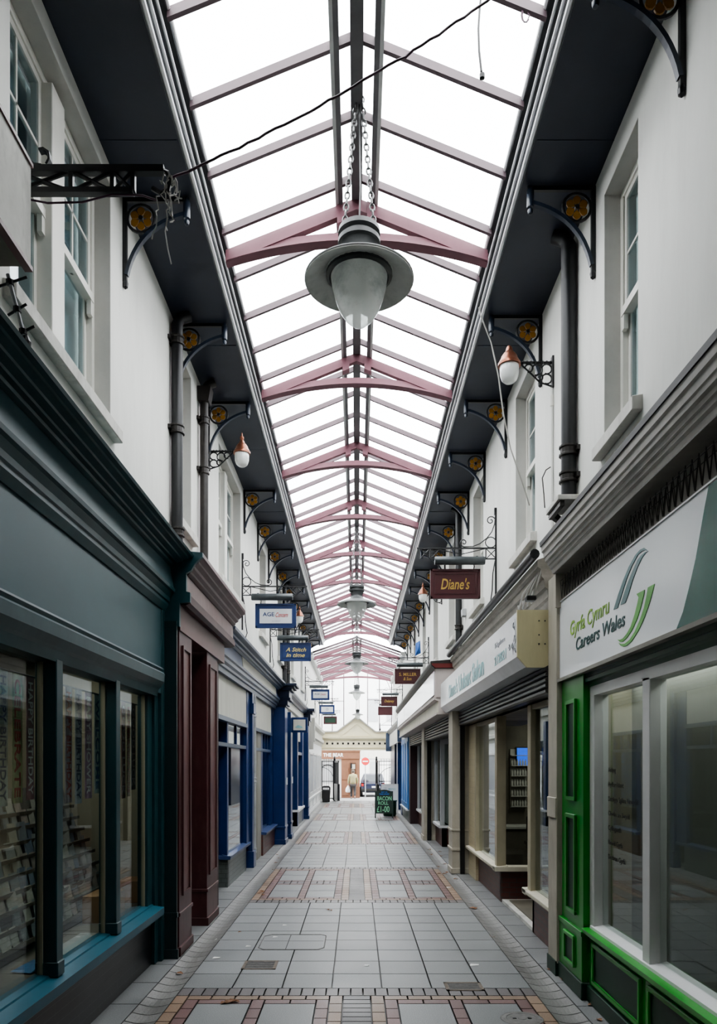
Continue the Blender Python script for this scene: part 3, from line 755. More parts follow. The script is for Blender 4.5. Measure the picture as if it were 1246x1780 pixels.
build('cornice', MB().prism_y(P_(-1, [(2.0, 3.99), (1.765, 3.99), (1.74, 4.02), (1.735, 4.04), (1.70, 4.06), (1.695, 4.09), (1.655, 4.12), (1.65, 4.14), (1.615, 4.16), (1.60, 4.175), (1.60, 4.215), (2.0, 4.25)]), 7.94, 10.9), M['maroon'], r)
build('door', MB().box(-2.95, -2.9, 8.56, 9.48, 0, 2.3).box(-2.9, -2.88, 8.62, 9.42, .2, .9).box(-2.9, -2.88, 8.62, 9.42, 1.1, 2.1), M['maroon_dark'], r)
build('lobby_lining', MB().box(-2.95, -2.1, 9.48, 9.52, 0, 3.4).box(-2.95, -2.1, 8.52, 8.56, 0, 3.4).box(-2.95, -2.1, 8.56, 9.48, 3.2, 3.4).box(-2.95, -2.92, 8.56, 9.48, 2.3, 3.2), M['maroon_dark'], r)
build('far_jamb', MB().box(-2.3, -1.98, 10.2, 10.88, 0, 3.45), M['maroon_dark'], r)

# ------------------------------------------------------------------ left shop 3: blue
r = thing('shopfront', 'blue shopfront with cream transom panels on the left past the maroon doorway', 'shopfront', (-2.0, 15, 0))
prL = [(2.24, 3.40), (2.03, 3.40), (2.02, 3.47), (1.99, 3.48), (1.985, 3.52), (1.95, 3.55), (1.945, 3.60), (1.92, 3.62), (1.92, 3.66), (2.24, 3.66)]
build('architrave', MB().prism_y(P_(-1, prL), 10.92, 19.3), M['blue_slate'], r)
build('frieze', MB().prism_y(P_(-1, [(2.2, 3.65), (1.95, 3.65), (1.97, 3.88), (2.2, 3.88)]), 10.92, 19.3), M['blue'], r)
build('frieze_panel', MB().prism_y(P_(-1, [(1.97, 3.66), (1.94, 3.66), (1.96, 3.87), (1.98, 3.87)]), 13.0, 18.4), M['panel_cream'], r)  # pale strip added for the white shine on the blue frieze
build('cornice', MB().prism_y(P_(-1, [(2.2, 3.86), (1.95, 3.86), (1.92, 3.89), (1.90, 3.89), (1.885, 3.92), (1.84, 3.93), (1.83, 3.955), (1.78, 3.97), (1.76, 3.98), (1.755, 4.02), (2.0, 4.06), (2.2, 4.06)]), 11.0, 19.3), M['blue_slate'], r)
for (a, b) in ((10.95, 14.4), (15.3, 18.55)):
    build('transom_panel', MB().box(-2.16, -2.09, a, b, 2.76, 3.40), M['panel_cream'], r)
    build('transom_rail', MB().box(-2.18, -2.06, a, b, 2.70, 2.77).box(-2.17, -2.09, a, b, 2.30, 2.36), M['blue_slate'], r)
posts = MB()
build('corner_post', MB().box(-2.26, -2.12, 12.42, 12.56, .5, 2.75), M['blue'], r, bevel=.006)
build('window_post', MB().box(-2.2, -2.08, 14.35, 14.95, .5, 3.42), M['blue'], r, bevel=.006)
build('window_post', MB().box(-2.2, -2.10, 16.72, 16.95, .5, 2.75), M['blue'], r, bevel=.006)
build('window_post', MB().box(-2.2, -2.10, 18.45, 19.06, .5, 3.42), M['blue'], r, bevel=.006)
build('transom_bar', MB().box(-2.16, -2.12, 13.4, 13.46, 2.34, 2.72).box(-2.16, -2.12, 17.5, 17.56, 2.34, 2.72).box(-2.16, -2.12, 18.0, 18.06, 2.34, 2.72), M['blue'], r)
for (a, b) in ((12.56, 14.35), (16.95, 18.45)):
    build('pane', MB().box(-2.15, -2.144, a, b, .54, 2.72), M['glass'], r)
build('pane', MB().box(-2.9, -2.2, 12.48, 12.486, .54, 2.72), M['glass'], r)
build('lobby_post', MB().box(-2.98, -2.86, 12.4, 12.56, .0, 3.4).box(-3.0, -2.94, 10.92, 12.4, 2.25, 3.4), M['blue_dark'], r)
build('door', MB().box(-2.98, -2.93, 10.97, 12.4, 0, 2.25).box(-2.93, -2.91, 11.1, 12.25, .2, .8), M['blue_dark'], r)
build('window_ledge', MB().prism_y(P_(-1, [(2.2, .46), (2.06, .46), (2.05, .51), (2.2, .54)]), 12.38, 14.8).box(-2.95, -2.06, 12.36, 12.5, .46, .52), M['blue_sill'], r)
build('window_ledge', MB().prism_y(P_(-1, [(2.2, .46), (1.99, .46), (1.98, .51), (2.2, .54)]), 16.7, 19.05), M['blue_sill'], r)
build('stall_riser', MB().box(-2.25, -2.11, 12.46, 14.5, 0, .46).box(-2.95, -2.11, 12.42, 12.5, 0, .46), M['tile_green'], r)
build('stall_riser', MB().box(-2.25, -2.06, 16.7, 19.05, 0, .46), M['brick_maroon'], r)
build('slim_pilaster', MB().box(-2.15, -2.03, 14.78, 15.02, 0, 3.45).box(-2.15, -2.0, 14.75, 15.05, 0, .32).box(-2.15, -2.0, 14.75, 15.05, 3.0, 3.2), M['blue'], r, bevel=.006)
build('boarded_door', MB().box(-2.18, -2.10, 15.3, 16.68, 0, 2.72).box(-2.10, -2.09, 15.95, 15.97, 0, 2.72), M['grey_board'], r)
build('pilaster', MB().box(-2.1, -1.80, 19.05, 19.7, 0, 3.5).box(-2.1, -1.785, 19.03, 19.72, .40, .46).box(-2.1, -1.78, 19.02, 19.73, 0, .12), M['blue'], r, bevel=.008)
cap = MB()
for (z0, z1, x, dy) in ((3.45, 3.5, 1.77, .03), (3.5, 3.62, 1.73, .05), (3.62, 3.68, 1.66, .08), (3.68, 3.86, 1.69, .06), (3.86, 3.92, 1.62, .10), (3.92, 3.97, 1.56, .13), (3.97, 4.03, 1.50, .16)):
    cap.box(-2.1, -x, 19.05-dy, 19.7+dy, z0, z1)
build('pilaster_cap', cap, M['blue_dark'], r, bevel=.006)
pg = thing('drainpipe', 'slim pale grey drainpipe beside the slim blue pilaster', 'drainpipe', (-2.04, 15.14, 0))
build('pipe', MB().cyl((-2.045, 15.14, 0), (-2.045, 15.14, 3.4), .04, n=10), M['pipe_grey'], pg, smooth=True)
for z in (.3, 1.7, 3.0):
    c = MB(); collar(c, -2.045, 15.14, z, .04); build('collar', c, M['pipe_grey'], pg)

# ------------------------------------------------------------------ left shop 4 and 5
r = thing('shopfront', 'far blue shopfront with pale cornice on the left', 'shopfront', (-2.0, 25, 0))
build('fascia', MB().prism_y(P_(-1, [(2.24, 3.40), (2.0, 3.40), (1.98, 3.55), (1.93, 3.6), (1.95, 3.85), (2.24, 3.85)]), 19.9, 29.9), M['panel_cream'], r)
build('cornice', MB().prism_y(P_(-1, [(2.2, 3.85), (1.92, 3.85), (1.88, 3.90), (1.80, 3.95), (1.76, 4.0), (1.75, 4.04), (2.2, 4.08)]), 19.9, 29.9), M['blue_slate'], r)
for y in (20.5, 27.9):
    build('pilaster', MB().box(-2.1, -1.78, y, y+.55, 0, 3.42).box(-2.1, -1.76, y-.02, y+.57, .4, .46).box(-2.1, -1.75, y-.02, y+.57, 0, .12), M['blue'], r, bevel=.006)
for y in (27.9,):
    cap = MB()
    for (z0, z1, x, dy) in ((3.42, 3.6, 1.75, .03), (3.6, 3.85, 1.70, .06), (3.85, 3.95, 1.62, .1), (3.95, 4.05, 1.55, .14)): cap.box(-2.1, -x, y-dy, y+.55+dy, z0, z1)
    build('pilaster_cap', cap, M['blue_dark'], r)
build('window_post', MB().box(-2.1, -1.92, 24.6, 24.9, 0, 3.4).box(-2.1, -1.92, 26.9, 27.4, 0, 3.4).box(-2.1, -1.94, 24.9, 26.9, 2.32, 2.42), M['blue'], r, bevel=.006)
build('transom_panel', MB().box(-2.1, -2.0, 24.9, 26.9, 2.8, 3.4), M['panel_cream'], r)
build('stall_riser', MB().box(-2.1, -1.93, 24.6, 27.4, 0, .46), M['tile_green'], r)
build('window_ledge', MB().box(-2.1, -1.87, 24.55, 27.4, .46, .53), M['frame_sill_white'], r)
build('pane', MB().box(-2.04, -2.034, 24.9, 26.9, .53, 2.8), M['glass'], r)
build('boarded_door', MB().box(-2.3, -2.2, 21.1, 24.6, 0, 3.4).box(-2.2, -2.17, 22.1, 22.2, 0, 3.4), M['blue_dark'], r)
build('lobby_lining', MB().box(-2.3, -1.98, 28.45, 29.9, 0, 3.4), M['blue'], r)
r = thing('shopfront', 'cream painted shopfront at the far left end by the gates', 'shopfront', (-1.95, 36, 0))
build('panelled_wall', MB().box(-2.25, -1.93, 30.2, 41.6, 0, 3.0).box(-1.93, -1.90, 30.2, 41.6, .55, .62).box(-1.93, -1.91, 30.2, 41.6, 0, .12), M['far_white'], r)
wm = MB()
for k in range(4):
    build('window_frame', frame_panel(MB(), -1, 1.93, 31+2.6*k, 33.2+2.6*k, .75, 2.5, .08, .03), M['frame_white'], r)
    build('lower_panel', frame_panel(MB(), -1, 1.93, 31+2.6*k, 33.2+2.6*k, .16, .5, .05, .02), M['frame_white'], r)
for k in range(4): build('pane', MB().box(-1.931, -1.926, 31.08+2.6*k, 33.12+2.6*k, .83, 2.42), M['car_glass' if False else 'far_grey'], r)
build('cornice', MB().prism_y(P_(-1, [(2.2, 2.95), (1.92, 2.95), (1.88, 3.1), (1.80, 3.15), (1.80, 3.3), (1.88, 3.34), (1.88, 3.55), (1.76, 3.65), (1.74, 3.78), (2.2, 3.85)]), 30.2, 41.6), M['panel_cream'], r)
build('cornice_bracket', MB().box(-1.95, -1.66, 30.0, 30.3, 2.9, 3.85).box(-1.95, -1.72, 30.0, 30.3, 2.6, 2.9), M['panel_cream'], r, bevel=.01)

# ------------------------------------------------------------------ right shop 1: green careers shop
r = thing('shopfront', 'bright green shopfront with white framed windows on the near right', 'shopfront', (2.0, 4.5, 0))
Y0 = 1.2
build('cornice', MB().prism_y([(2.1, 3.83), (1.86, 3.83), (1.85, 3.86), (1.835, 3.875), (1.83, 3.90), (1.815, 3.905), (1.81, 3.93), (1.79, 3.94), (1.785, 3.97), (1.775, 3.975), (1.77, 4.02), (1.755, 4.03), (1.75, 4.085), (2.1, 4.085)], Y0, 7.22), M['cornice_grey'], r)
build('cornice_flashing', MB().prism_y([(2.1, 4.08), (1.74, 4.08), (1.735, 4.12), (2.0, 4.22), (2.1, 4.22)], Y0, 7.22), M['iron'], r)
build('recess_board', MB().box(2.0, 2.1, Y0, 7.2, 3.4, 3.84).box(1.86, 2.0, Y0, 7.2, 3.82, 3.835), M['recess_grey'], r)
build('recess_end', MB().box(1.88, 2.0, 7.18, 7.21, 3.5, 3.84), M['cream_post'], r)
build('frieze_head', MB().prism_y([(2.16, 2.66), (2.05, 2.66), (2.03, 2.68), (2.0, 2.68), (1.985, 2.71), (1.96, 2.72), (1.955, 2.75), (1.97, 2.76), (1.965, 2.79), (1.95, 2.80), (1.95, 2.83), (2.16, 2.83)], Y0, 7.2), M['green_dark'], r)
build('fascia_trim', MB().box(1.905, 2.0, Y0, 7.22, 2.795, 2.825), M['recess_grey'], r)
pl = build('pilaster', MB().box(1.945, 2.16, 6.52, 7.2, 0, 2.8), M['green'], r, bevel=.004)
pm = MB()
for (a, b) in ((.68, 1.57), (1.69, 2.60)): frame_panel(pm, 1, 1.945, 6.72, 7.02, a, b, .035, .022)
build('panel_moulding', pm, M['green'], pl, bevel=.004)
build('panel_field', MB().box(1.945, 1.941, 6.755, 6.985, .715, 1.535).box(1.945, 1.941, 6.755, 6.985, 1.725, 2.565), M['green_plinth'], pl)
bs = build('pilaster_base', MB().box(1.925, 2.1, 6.50, 7.215, .15, .56).box(1.915, 2.1, 6.49, 7.22, .54, .585), M['green'], r, bevel=.004)
build('panel_moulding', frame_panel(MB(), 1, 1.925, 6.70, 7.02, .22, .50, .03, .02), M['green_lip'], bs, bevel=.004)
build('panel_field', MB().box(1.925, 1.921, 6.73, 6.99, .25, .47), M['green_plinth'], bs)
build('plinth', MB().box(1.915, 2.1, 6.48, 7.225, 0, .15).box(1.96, 2.1, Y0, 6.48, 0, .14), M['green_plinth'], r, bevel=.006)
ri = build('stall_riser', MB().box(1.99, 2.12, Y0, 6.5, .14, .60), M['green'], r)
pf = MB(); pmm = MB()
for (a, b) in ((5.30, 6.38), (4.05, 5.16), (2.8, 3.91), (1.5, 2.66)):
    frame_panel(pmm, 1, 1.99, a, b, .17, .52, .032, .024); pf.box(1.99, 1.986, a+.03, b-.03, .20, .49)
build('panel_moulding', pmm, M['green_lip'], ri, bevel=.006); build('panel_field', pf, M['green_plinth'], ri)
build('window_ledge', MB().prism_y([(2.1, .56), (1.955, .56), (1.93, .58), (1.925, .615), (2.1, .635)], Y0, 6.51), M['green_lip'], r)
build('inner_sill', MB().prism_y([(2.12, .62), (1.985, .62), (1.985, .645), (2.12, .67)], Y0, 6.47), M['frame_sill_white'], r)
build('window_frame', MB().box(2.0, 2.12, 6.40, 6.52, .64, 2.68).box(2.0, 2.12, Y0, 6.40, 2.60, 2.68), M['frame_white'], r)
for y in (5.19, 3.3, 1.8): build('mullion', MB().box(2.0, 2.12, y, y+.13, .64, 2.62), M['frame_white'], r, bevel=.004)
for a, b in ((5.32, 6.41), (3.43, 5.2), (1.93, 3.31), (1.25, 1.81)): build('pane', MB().box(2.07, 2.076, a, b, .64, 2.62), M['glass'], r)
build('screen_panel', MB().box(2.34, 2.36, Y0, 7.35, .3, 2.75), M['frost'], r)
build('inner_jamb', MB().box(2.13, 2.34, 6.46, 6.5, .5, 2.7), M['interior_beige'], r)
WORDS = ['Addysg', 'Hyfforddiant', 'Datblygu Sgiliau Newydd', 'Chwilio am Swydd', 'Cyflogaeth', 'Newid Gyrfa', 'Dechrau Gyrfa']
for k, w in enumerate(WORDS):
    z = 1.94-.118*k; L_ = .030*len(w)*1.02
    text('window_lettering', w, M['window_ink'], r, (2.066, 6.24, z), (0, -1, 0), (0, 0, 1), (0, min(L_, .66), 0, .052), depth=.001)
def poly_plate(name, pts, x, mat, parent, d=.004):
    n = len(pts)
    return build(name, MB().prism_x(list(reversed(pts)), x, x-d), mat, parent)
SA = [(5.703, 3.177), (5.659, 3.217), (5.596, 3.272), (5.504, 3.343), (5.384, 3.417), (5.256, 3.466), (5.17, 3.478), (5.099, 3.471), (5.025, 3.43), (5.075, 3.449), (5.134, 3.459), (5.207, 3.454), (5.319, 3.409), (5.423, 3.342), (5.518, 3.26), (5.61, 3.173)]
SB = [(5.554, 3.183), (5.504, 3.228), (5.423, 3.295), (5.319, 3.363), (5.219, 3.419), (5.146, 3.437), (5.075, 3.437), (5.025, 3.428), (5.075, 3.427), (5.134, 3.414), (5.219, 3.370), (5.306, 3.304), (5.384, 3.229), (5.455, 3.176)]
SC = [(5.231, 3.191), (5.087, 3.187), (5.103, 3.149), (5.151, 3.088), (5.219, 3.02), (5.319, 2.956), (5.423, 2.918), (5.504, 2.905), (5.56, 2.914), (5.616, 2.94), (5.565, 2.929), (5.504, 2.928), (5.423, 2.951), (5.345, 2.988), (5.269, 3.057), (5.219, 3.12), (5.194, 3.16)]
SD = [(5.029, 3.189), (4.917, 3.186), (4.95, 3.141), (5.006, 3.075), (5.087, 3.004), (5.194, 2.934), (5.319, 2.882), (5.423, 2.864), (5.491, 2.868), (5.546, 2.883), (5.593, 2.912), (5.532, 2.894), (5.464, 2.886), (5.371, 2.897), (5.269, 2.938), (5.17, 3.002), (5.099, 3.068), (5.057, 3.13)]
b = thing('shop_sign', 'large white and green careers fascia sign on the near right', 'sign', (1.95, 5, 2.82))
build('board', MB().box(1.93, 1.98, Y0, 7.24, 2.82, 3.55), M['gloss_white'], b)
build('edge_trim', MB().box(1.922, 1.985, Y0, 7.24, 3.55, 3.562).box(1.922, 1.985, Y0, 7.24, 2.808, 2.82), M['frame_white'], b)
poly_plate('green_field', [(4.16, 3.545), (4.207, 3.448), (4.264, 3.319), (4.322, 3.186), (4.408, 3.041), (4.489, 2.919), (4.591, 2.825), (1.25, 2.825), (1.25, 3.545)], 1.93, M['sign_green'], b, .003)
for pts, mt in ((SA, 'swoosh_teal'), (SB, 'swoosh_teal'), (SC, 'swoosh_green'), (SD, 'swoosh_green')): poly_plate('swoosh', pts, 1.93, M[mt], b)
text('lettering', 'Gyrfa Cymru', M['ink_lime'], b, (1.929, 6.86, 0), (0, -1, 0), (0, 0, 1), (0, 1.06, 3.135, 3.30), shear=.12, bold=.012)
text('lettering', 'Careers Wales', M['ink_teal'], b, (1.929, 6.68, 0), (0, -1, 0), (0, 0, 1), (0, 1.22, 3.015, 3.125), shear=.12, bold=.012)
nt_ = MB(); y = 7.14; k = 0; zz = []
while y > 3.0:
    zz.append((1.915, y, 3.57 if k % 2 else 3.73)); y -= .045; k += 1
nt_.tube(zz, .0035, 4); nt_.tube([(1.93, 7.15, 3.70), (1.93, 3.0, 3.70)], .004, 4); nt_.tube([(1.915, 7.15, 3.74), (1.915, 3.0, 3.735)], .004, 4)
k = 0; zz = []; y = 7.14
while y > 3.0:
    zz.append((1.96, y, 3.60 if k % 2 else 3.80)); y -= .045; k += 1
nt_.tube(zz, .003, 4)
tag(build('bird_wire', nt_, M['wire_netting'], loc=(1.92, 5, 3.57)), 'zigzag anti-bird wire running above the white careers sign', 'bird wire')

# ------------------------------------------------------------------ right shop 2: salon
r = thing('shopfront', 'salon shopfront with tan window frames beyond the green shop', 'shopfront', (2.05, 11, 0))
build('cream_post', MB().box(1.90, 2.2, 7.225, 7.54, .12, 3.84).box(1.89, 2.2, 7.23, 7.55, 1.5, 1.7), M['cream_post'], r, bevel=.006)
build('post_foot', MB().box(1.89, 2.2, 7.228, 7.55, 0, .14), M['green_plinth'], r)
build('cornice', MB().prism_y([(2.1, 3.56), (1.93, 3.56), (1.92, 3.66), (1.90, 3.68), (1.895, 3.76), (1.87, 3.78), (1.86, 3.86), (1.84, 3.88), (1.83, 3.96), (1.80, 3.98), (1.795, 4.05), (2.0, 4.12), (2.1, 4.12)], 7.55, 14.58), M['weathered'], r)
build('back_board', MB().box(2.0, 2.12, 7.55, 14.58, 2.72, 3.60), M['recess_grey'], r)
sh = MB()
for k in range(5): sh.prism_y([(2.1, 2.72+.056*k), (1.90+.01*(k % 2), 2.72+.056*k), (1.875, 2.735+.056*k), (1.875, 2.76+.056*k), (1.90, 2.776+.056*k), (2.1, 2.776+.056*k)], 7.55, 13.98)
build('shutter_box', sh, M['shutter'], r)
build('pilaster', MB().box(1.76, 2.2, 14.0, 14.56, 0, 3.0).box(1.74, 2.2, 13.98, 14.58, .42, .47).box(1.74, 2.2, 13.98, 14.58, .78, .82).box(1.74, 2.2, 13.98, 14.58, 0, .10), M['cream_post'], r, bevel=.006)
build('shutter_guide', MB().box(1.90, 1.98, 13.92, 14.0, 0, 2.72), M['black'], r)
build('tile_pier', MB().box(2.06, 2.2, 13.15, 13.98, 0, 2.72), M['tile_cream'], r)
build('window_frame', MB().box(2.04, 2.16, 13.03, 13.15, .5, 2.72).box(2.04, 2.18, 11.08, 11.22, .5, 2.72).box(2.06, 2.16, 11.22, 13.03, 2.66, 2.74), M['tan_frame'], r, bevel=.005)
build('window_frame', MB().box(2.04, 2.18, 8.92, 9.08, .5, 2.72).box(2.06, 2.16, 7.55, 8.92, 2.66, 2.74).box(2.06, 2.16, 7.55, 7.62, .5, 2.66), M['tan_frame'], r, bevel=.005)
build('pane', MB().box(2.098, 2.104, 11.22, 13.03, .54, 2.66), M['glass'], r)
build('pane', MB().box(2.18, 2.86, 11.15, 11.156, .54, 2.66), M['glass'], r)
build('pane', MB().box(2.098, 2.104, 7.62, 8.92, .54, 2.66), M['glass'], r)
build('pane', MB().box(2.18, 2.86, 9.0, 9.006, .54, 2.66), M['glass'], r)
build('window_ledge', MB().prism_y([(2.2, .46), (2.02, .46), (2.0, .48), (2.0, .52), (2.2, .545)], 11.02, 13.98).box(2.0, 2.88, 11.0, 11.2, .46, .53), M['cream'], r, bevel=.004)
build('window_ledge', MB().prism_y([(2.2, .46), (2.02, .46), (2.0, .48), (2.0, .52), (2.2, .545)], 7.55, 9.22).box(2.0, 2.88, 9.02, 9.2, .46, .53), M['cream'], r, bevel=.004)
build('stall_riser', MB().box(2.11, 2.25, 11.12, 13.98, 0, .47).box(2.11, 2.88, 11.10, 11.18, 0, .47), M['brick_maroon'], r)
build('stall_riser', MB().box(2.11, 2.25, 7.55, 9.12, 0, .47).box(2.11, 2.88, 9.04, 9.12, 0, .47), M['brick_maroon'], r)
build('door_step', MB().box(2.12, 2.9, 9.12, 11.1, 0, .045), M['sill_stone'], r)
build('door', MB().box(2.9, 2.95, 9.1, 9.25, 0, 2.7).box(2.9, 2.95, 11.0, 11.15, 0, 2.7).box(2.9, 2.95, 9.25, 11.0, .0, .2).box(2.9, 2.95, 9.25, 11.0, 2.55, 2.7).box(2.9, 2.95, 10.08, 10.18, .2, 2.55), M['tan_frame'], r)
build('pane', MB().box(2.92, 2.926, 9.25, 11.0, .2, 2.55), M['glass'], r)
build('lobby_ceiling', MB().box(2.12, 3.0, 7.55, 14.0, 2.72, 2.76), M['recess_grey'], r)
mt_ = MB().box(2.2, 2.88, 9.25, 10.95, .045, .06)
tag(build('door_mat', mt_, M['wood_shelf'], loc=(2.5, 10.1, .045)), 'brown door mat in the salon entrance recess', 'door mat')
tv = thing('television', 'small wall television with a bright blue picture inside the salon', 'television', (3.22, 14.25, 2.0))
build('casing', MB().box(2.98, 3.50, 14.22, 14.28, 1.96, 2.34), M['black'], tv)
build('screen', MB().box(3.0, 3.48, 14.212, 14.22, 1.985, 2.32), M['screen'], tv)
build('screen_figure', MB().prism_y([(3.22, 1.99), (3.24, 2.1), (3.30, 2.2), (3.42, 2.18), (3.46, 2.05), (3.46, 1.99)], 14.208, 14.212), M['screen_red'], tv)
sf = thing('salon_shelf', 'pale wall shelves of bottles inside the salon window', 'shelf', (3.05, 14.2, 1.2))
build('back_board', MB().box(2.88, 3.18, 14.26, 14.29, 1.2, 2.3), M['interior_pale'], sf)
for k in range(6): build('shelf', MB().box(2.88, 3.18, 14.15, 14.26, 1.22+.19*k, 1.235+.19*k), M['interior_pale'], sf)
bp_ = None
for k in range(5):
    for j in range(6):
        loc = (2.905+.05*j, 14.2, 1.235+.19*k)
        if bp_ is None:
            bp_ = build('bottle', MB().lathe([(.017, 0), (.019, .01), (.019, .075), (.008, .09), (.008, .115), (0, .116)], loc, 8), M['interior_pale'], loc=loc, smooth=True)
            tag(bp_, 'small bottle standing on the salon wall shelves', 'bottle', 'bottles on the salon shelves')
        else:
            c = bp_.copy(); col.objects.link(c); c.location = loc
ch = thing('salon_chair', 'dark salon chair standing inside the salon window', 'chair', (3.1, 12.6, 0))
build('base', MB().lathe([(.25, 0), (.25, .03), (.04, .06), (.04, .42)], (3.1, 12.6, .0), 16), M['lamp_grey'], ch)
build('seat', MB().box(2.85, 3.35, 12.35, 12.85, .42, .55), M['black'], ch, bevel=.04)
build('backrest', MB().box(2.87, 3.33, 12.80, 12.9, .6, 1.15), M['black'], ch, bevel=.03)
for x in (2.82, 3.34): build('armrest', MB().box(x, x+.05, 12.4, 12.8, .68, .73).box(x, x+.05, 12.55, 12.6, .5, .68), M['black'], ch)
ct = thing('reception_counter', 'dark salon counter standing under the wall shelves', 'counter', (3.1, 13.9, 0))
build('cabinet', MB().box(2.6, 3.6, 13.7, 14.28, 0, .85), M['interior'], ct); build('worktop', MB().box(2.55, 3.65, 13.66, 14.28, .85, .89), M['interior_pale'], ct)
# salon sign box
b = thing('shop_sign', 'long white box sign over the salon with a cream end', 'sign', (1.8, 11, 3.0))
build('board', MB().prism_y([(1.70, 2.995), (1.61, 3.10), (1.61, 3.55), (1.99, 3.55), (1.99, 2.995)], 7.62, 14.57), M['sign_white'], b)
build('end_panel', MB().prism_y([(1.70, 2.985), (1.602, 3.095), (1.602, 3.56), (1.99, 3.56), (1.99, 2.985)], 7.59, 7.62), M['salon_cream'], b)
sc = MB()
for (x, z) in ((1.82, 3.45), (1.88, 3.45), (1.82, 3.31), (1.82, 3.22), (1.88, 3.22)): sc.lathe([(0, -.01), (.008, -.006), (.008, 0)], (x, 7.588, z), 6, ax='y')
build('screw', sc, M['iron_rusty'], b)
text('lettering', "Diane's", M['ink_pale_teal'], b, (1.609, 13.25, 0), (0, -1, 0), (0, 0, 1), (0, 1.1, 3.16, 3.40))
text('lettering', 'Unisex Salon', M['ink_pale_teal'], b, (1.609, 12.0, 0), (0, -1, 0), (0, 0, 1), (0, 2.38, 3.15, 3.41), bold=.03)
text('lettering', 'Telephone', M['ink_grey'], b, (1.609, 8.87, 0), (0, -1, 0), (0, 0, 1), (0, .62, 3.34, 3.42), shear=.1)
text('lettering', '212821', M['ink_pale_teal'], b, (1.609, 8.87, 0), (0, -1, 0), (0, 0, 1), (0, .68, 3.16, 3.27))
fl_ = MB()
for (yy, z0, rr, sg) in ((7.76, 3.42, .06, 1), (7.72, 3.30, .07, -1), (7.82, 3.22, .06, 1), (8.0, 3.26, .05, -1), (7.7, 3.17, .04, 1)):
    pts = spiral(yy, z0, rr, 1.1, 0, 14, sg)
    fl_.tube([(1.607, p[0], p[1]) for p in pts], .004, 4)
for (yy, z0, a) in ((7.74, 3.48, .4), (7.70, 3.36, 1.2), (7.78, 3.30, 2.2), (7.84, 3.18, .9), (7.70, 3.22, 2.8)):
    q = [(yy+u*math.cos(a)-v*math.sin(a), z0+u*math.sin(a)+v*math.cos(a)) for u, v in ((-.045, 0), (0, .016), (.045, 0), (0, -.016))]
    fl_.prism_x(q, 1.6085, 1.606)
build('leaf_motif', fl_, M['ink_grey'], b)
gp = MB().tube([(1.77, 7.55, 4.11), (1.77, 14.58, 4.11)], .05, 10)
tag(build('drainpipe', gp, M['iron'], loc=(1.77, 11, 4.1), smooth=True), 'black pipe lying along the top of the salon cornice', 'pipe')

# ------------------------------------------------------------------ right shop 3: double shutters
r = thing('shopfront', 'cream double fronted shop with brown roller shutters on the right', 'shopfront', (1.9, 21, 0))
build('upper_fascia', MB().box(1.51, 2.12, 14.7, 27.8, 3.30, 3.86), M['pale_pink'], r)
build('fascia_board', MB().box(1.495, 1.51, 14.75, 24.0, 3.36, 3.82).box(1.495, 1.51, 24.1, 27.7, 3.36, 3.82), M['gloss_white'], r)
build('lower_fascia', MB().box(1.57, 2.12, 14.72, 27.8, 3.0, 3.25), M['cream'], r)
build('fascia_moulding', MB().prism_y([(2.1, 3.24), (1.55, 3.24), (1.50, 3.27), (1.50, 3.31), (2.1, 3.31)], 14.68, 27.8).box(1.55, 2.1, 14.7, 27.8, 2.98, 3.02), M['pale_pink'], r)
build('fascia_end', MB().box(1.58, 2.1, 14.66, 14.72, 2.98, 3.25).box(1.52, 2.1, 14.66, 14.70, 3.31, 3.86), M['pale_pink'], r)
build('cap', MB().prism_y([(2.1, 3.86), (1.50, 3.86), (1.44, 3.92), (1.42, 3.96), (1.42, 4.0), (2.1, 4.06)], 14.62, 27.9), M['iron_rusty'], r)
build('cap_end', MB().prism_y([(2.0, 3.87), (1.51, 3.87), (1.45, 3.925), (1.44, 3.955), (2.0, 3.955)], 14.60, 14.64), M['red_brown'], r)
sh = MB()
for k in range(6): sh.prism_y([(2.1, 2.62+.06*k), (1.84, 2.62+.06*k), (1.80, 2.64+.06*k), (1.80, 2.665+.06*k), (1.84, 2.68+.06*k), (2.1, 2.68+.06*k)], 14.7, 20.1)
build('shutter_box', sh, M['shutter_brown'], r)
sh = MB()
for k in range(6): sh.prism_y([(2.1, 2.62+.06*k), (1.84, 2.62+.06*k), (1.80, 2.64+.06*k), (1.80, 2.665+.06*k), (1.84, 2.68+.06*k), (2.1, 2.68+.06*k)], 20.9, 25.6)
build('shutter_box', sh, M['shutter_brown'], r)
build('post', MB().box(1.78, 2.1, 20.1, 20.85, .0, 3.0).box(1.76, 2.1, 20.08, 20.87, 0, .12), M['cream_post'], r)
build('shutter_guide', MB().box(1.86, 1.96, 20.02, 20.1, 0, 2.62), M['black'], r)
build('post', MB().box(1.80, 2.1, 25.6, 26.2, .0, 3.0), M['maroon_dark'], r)
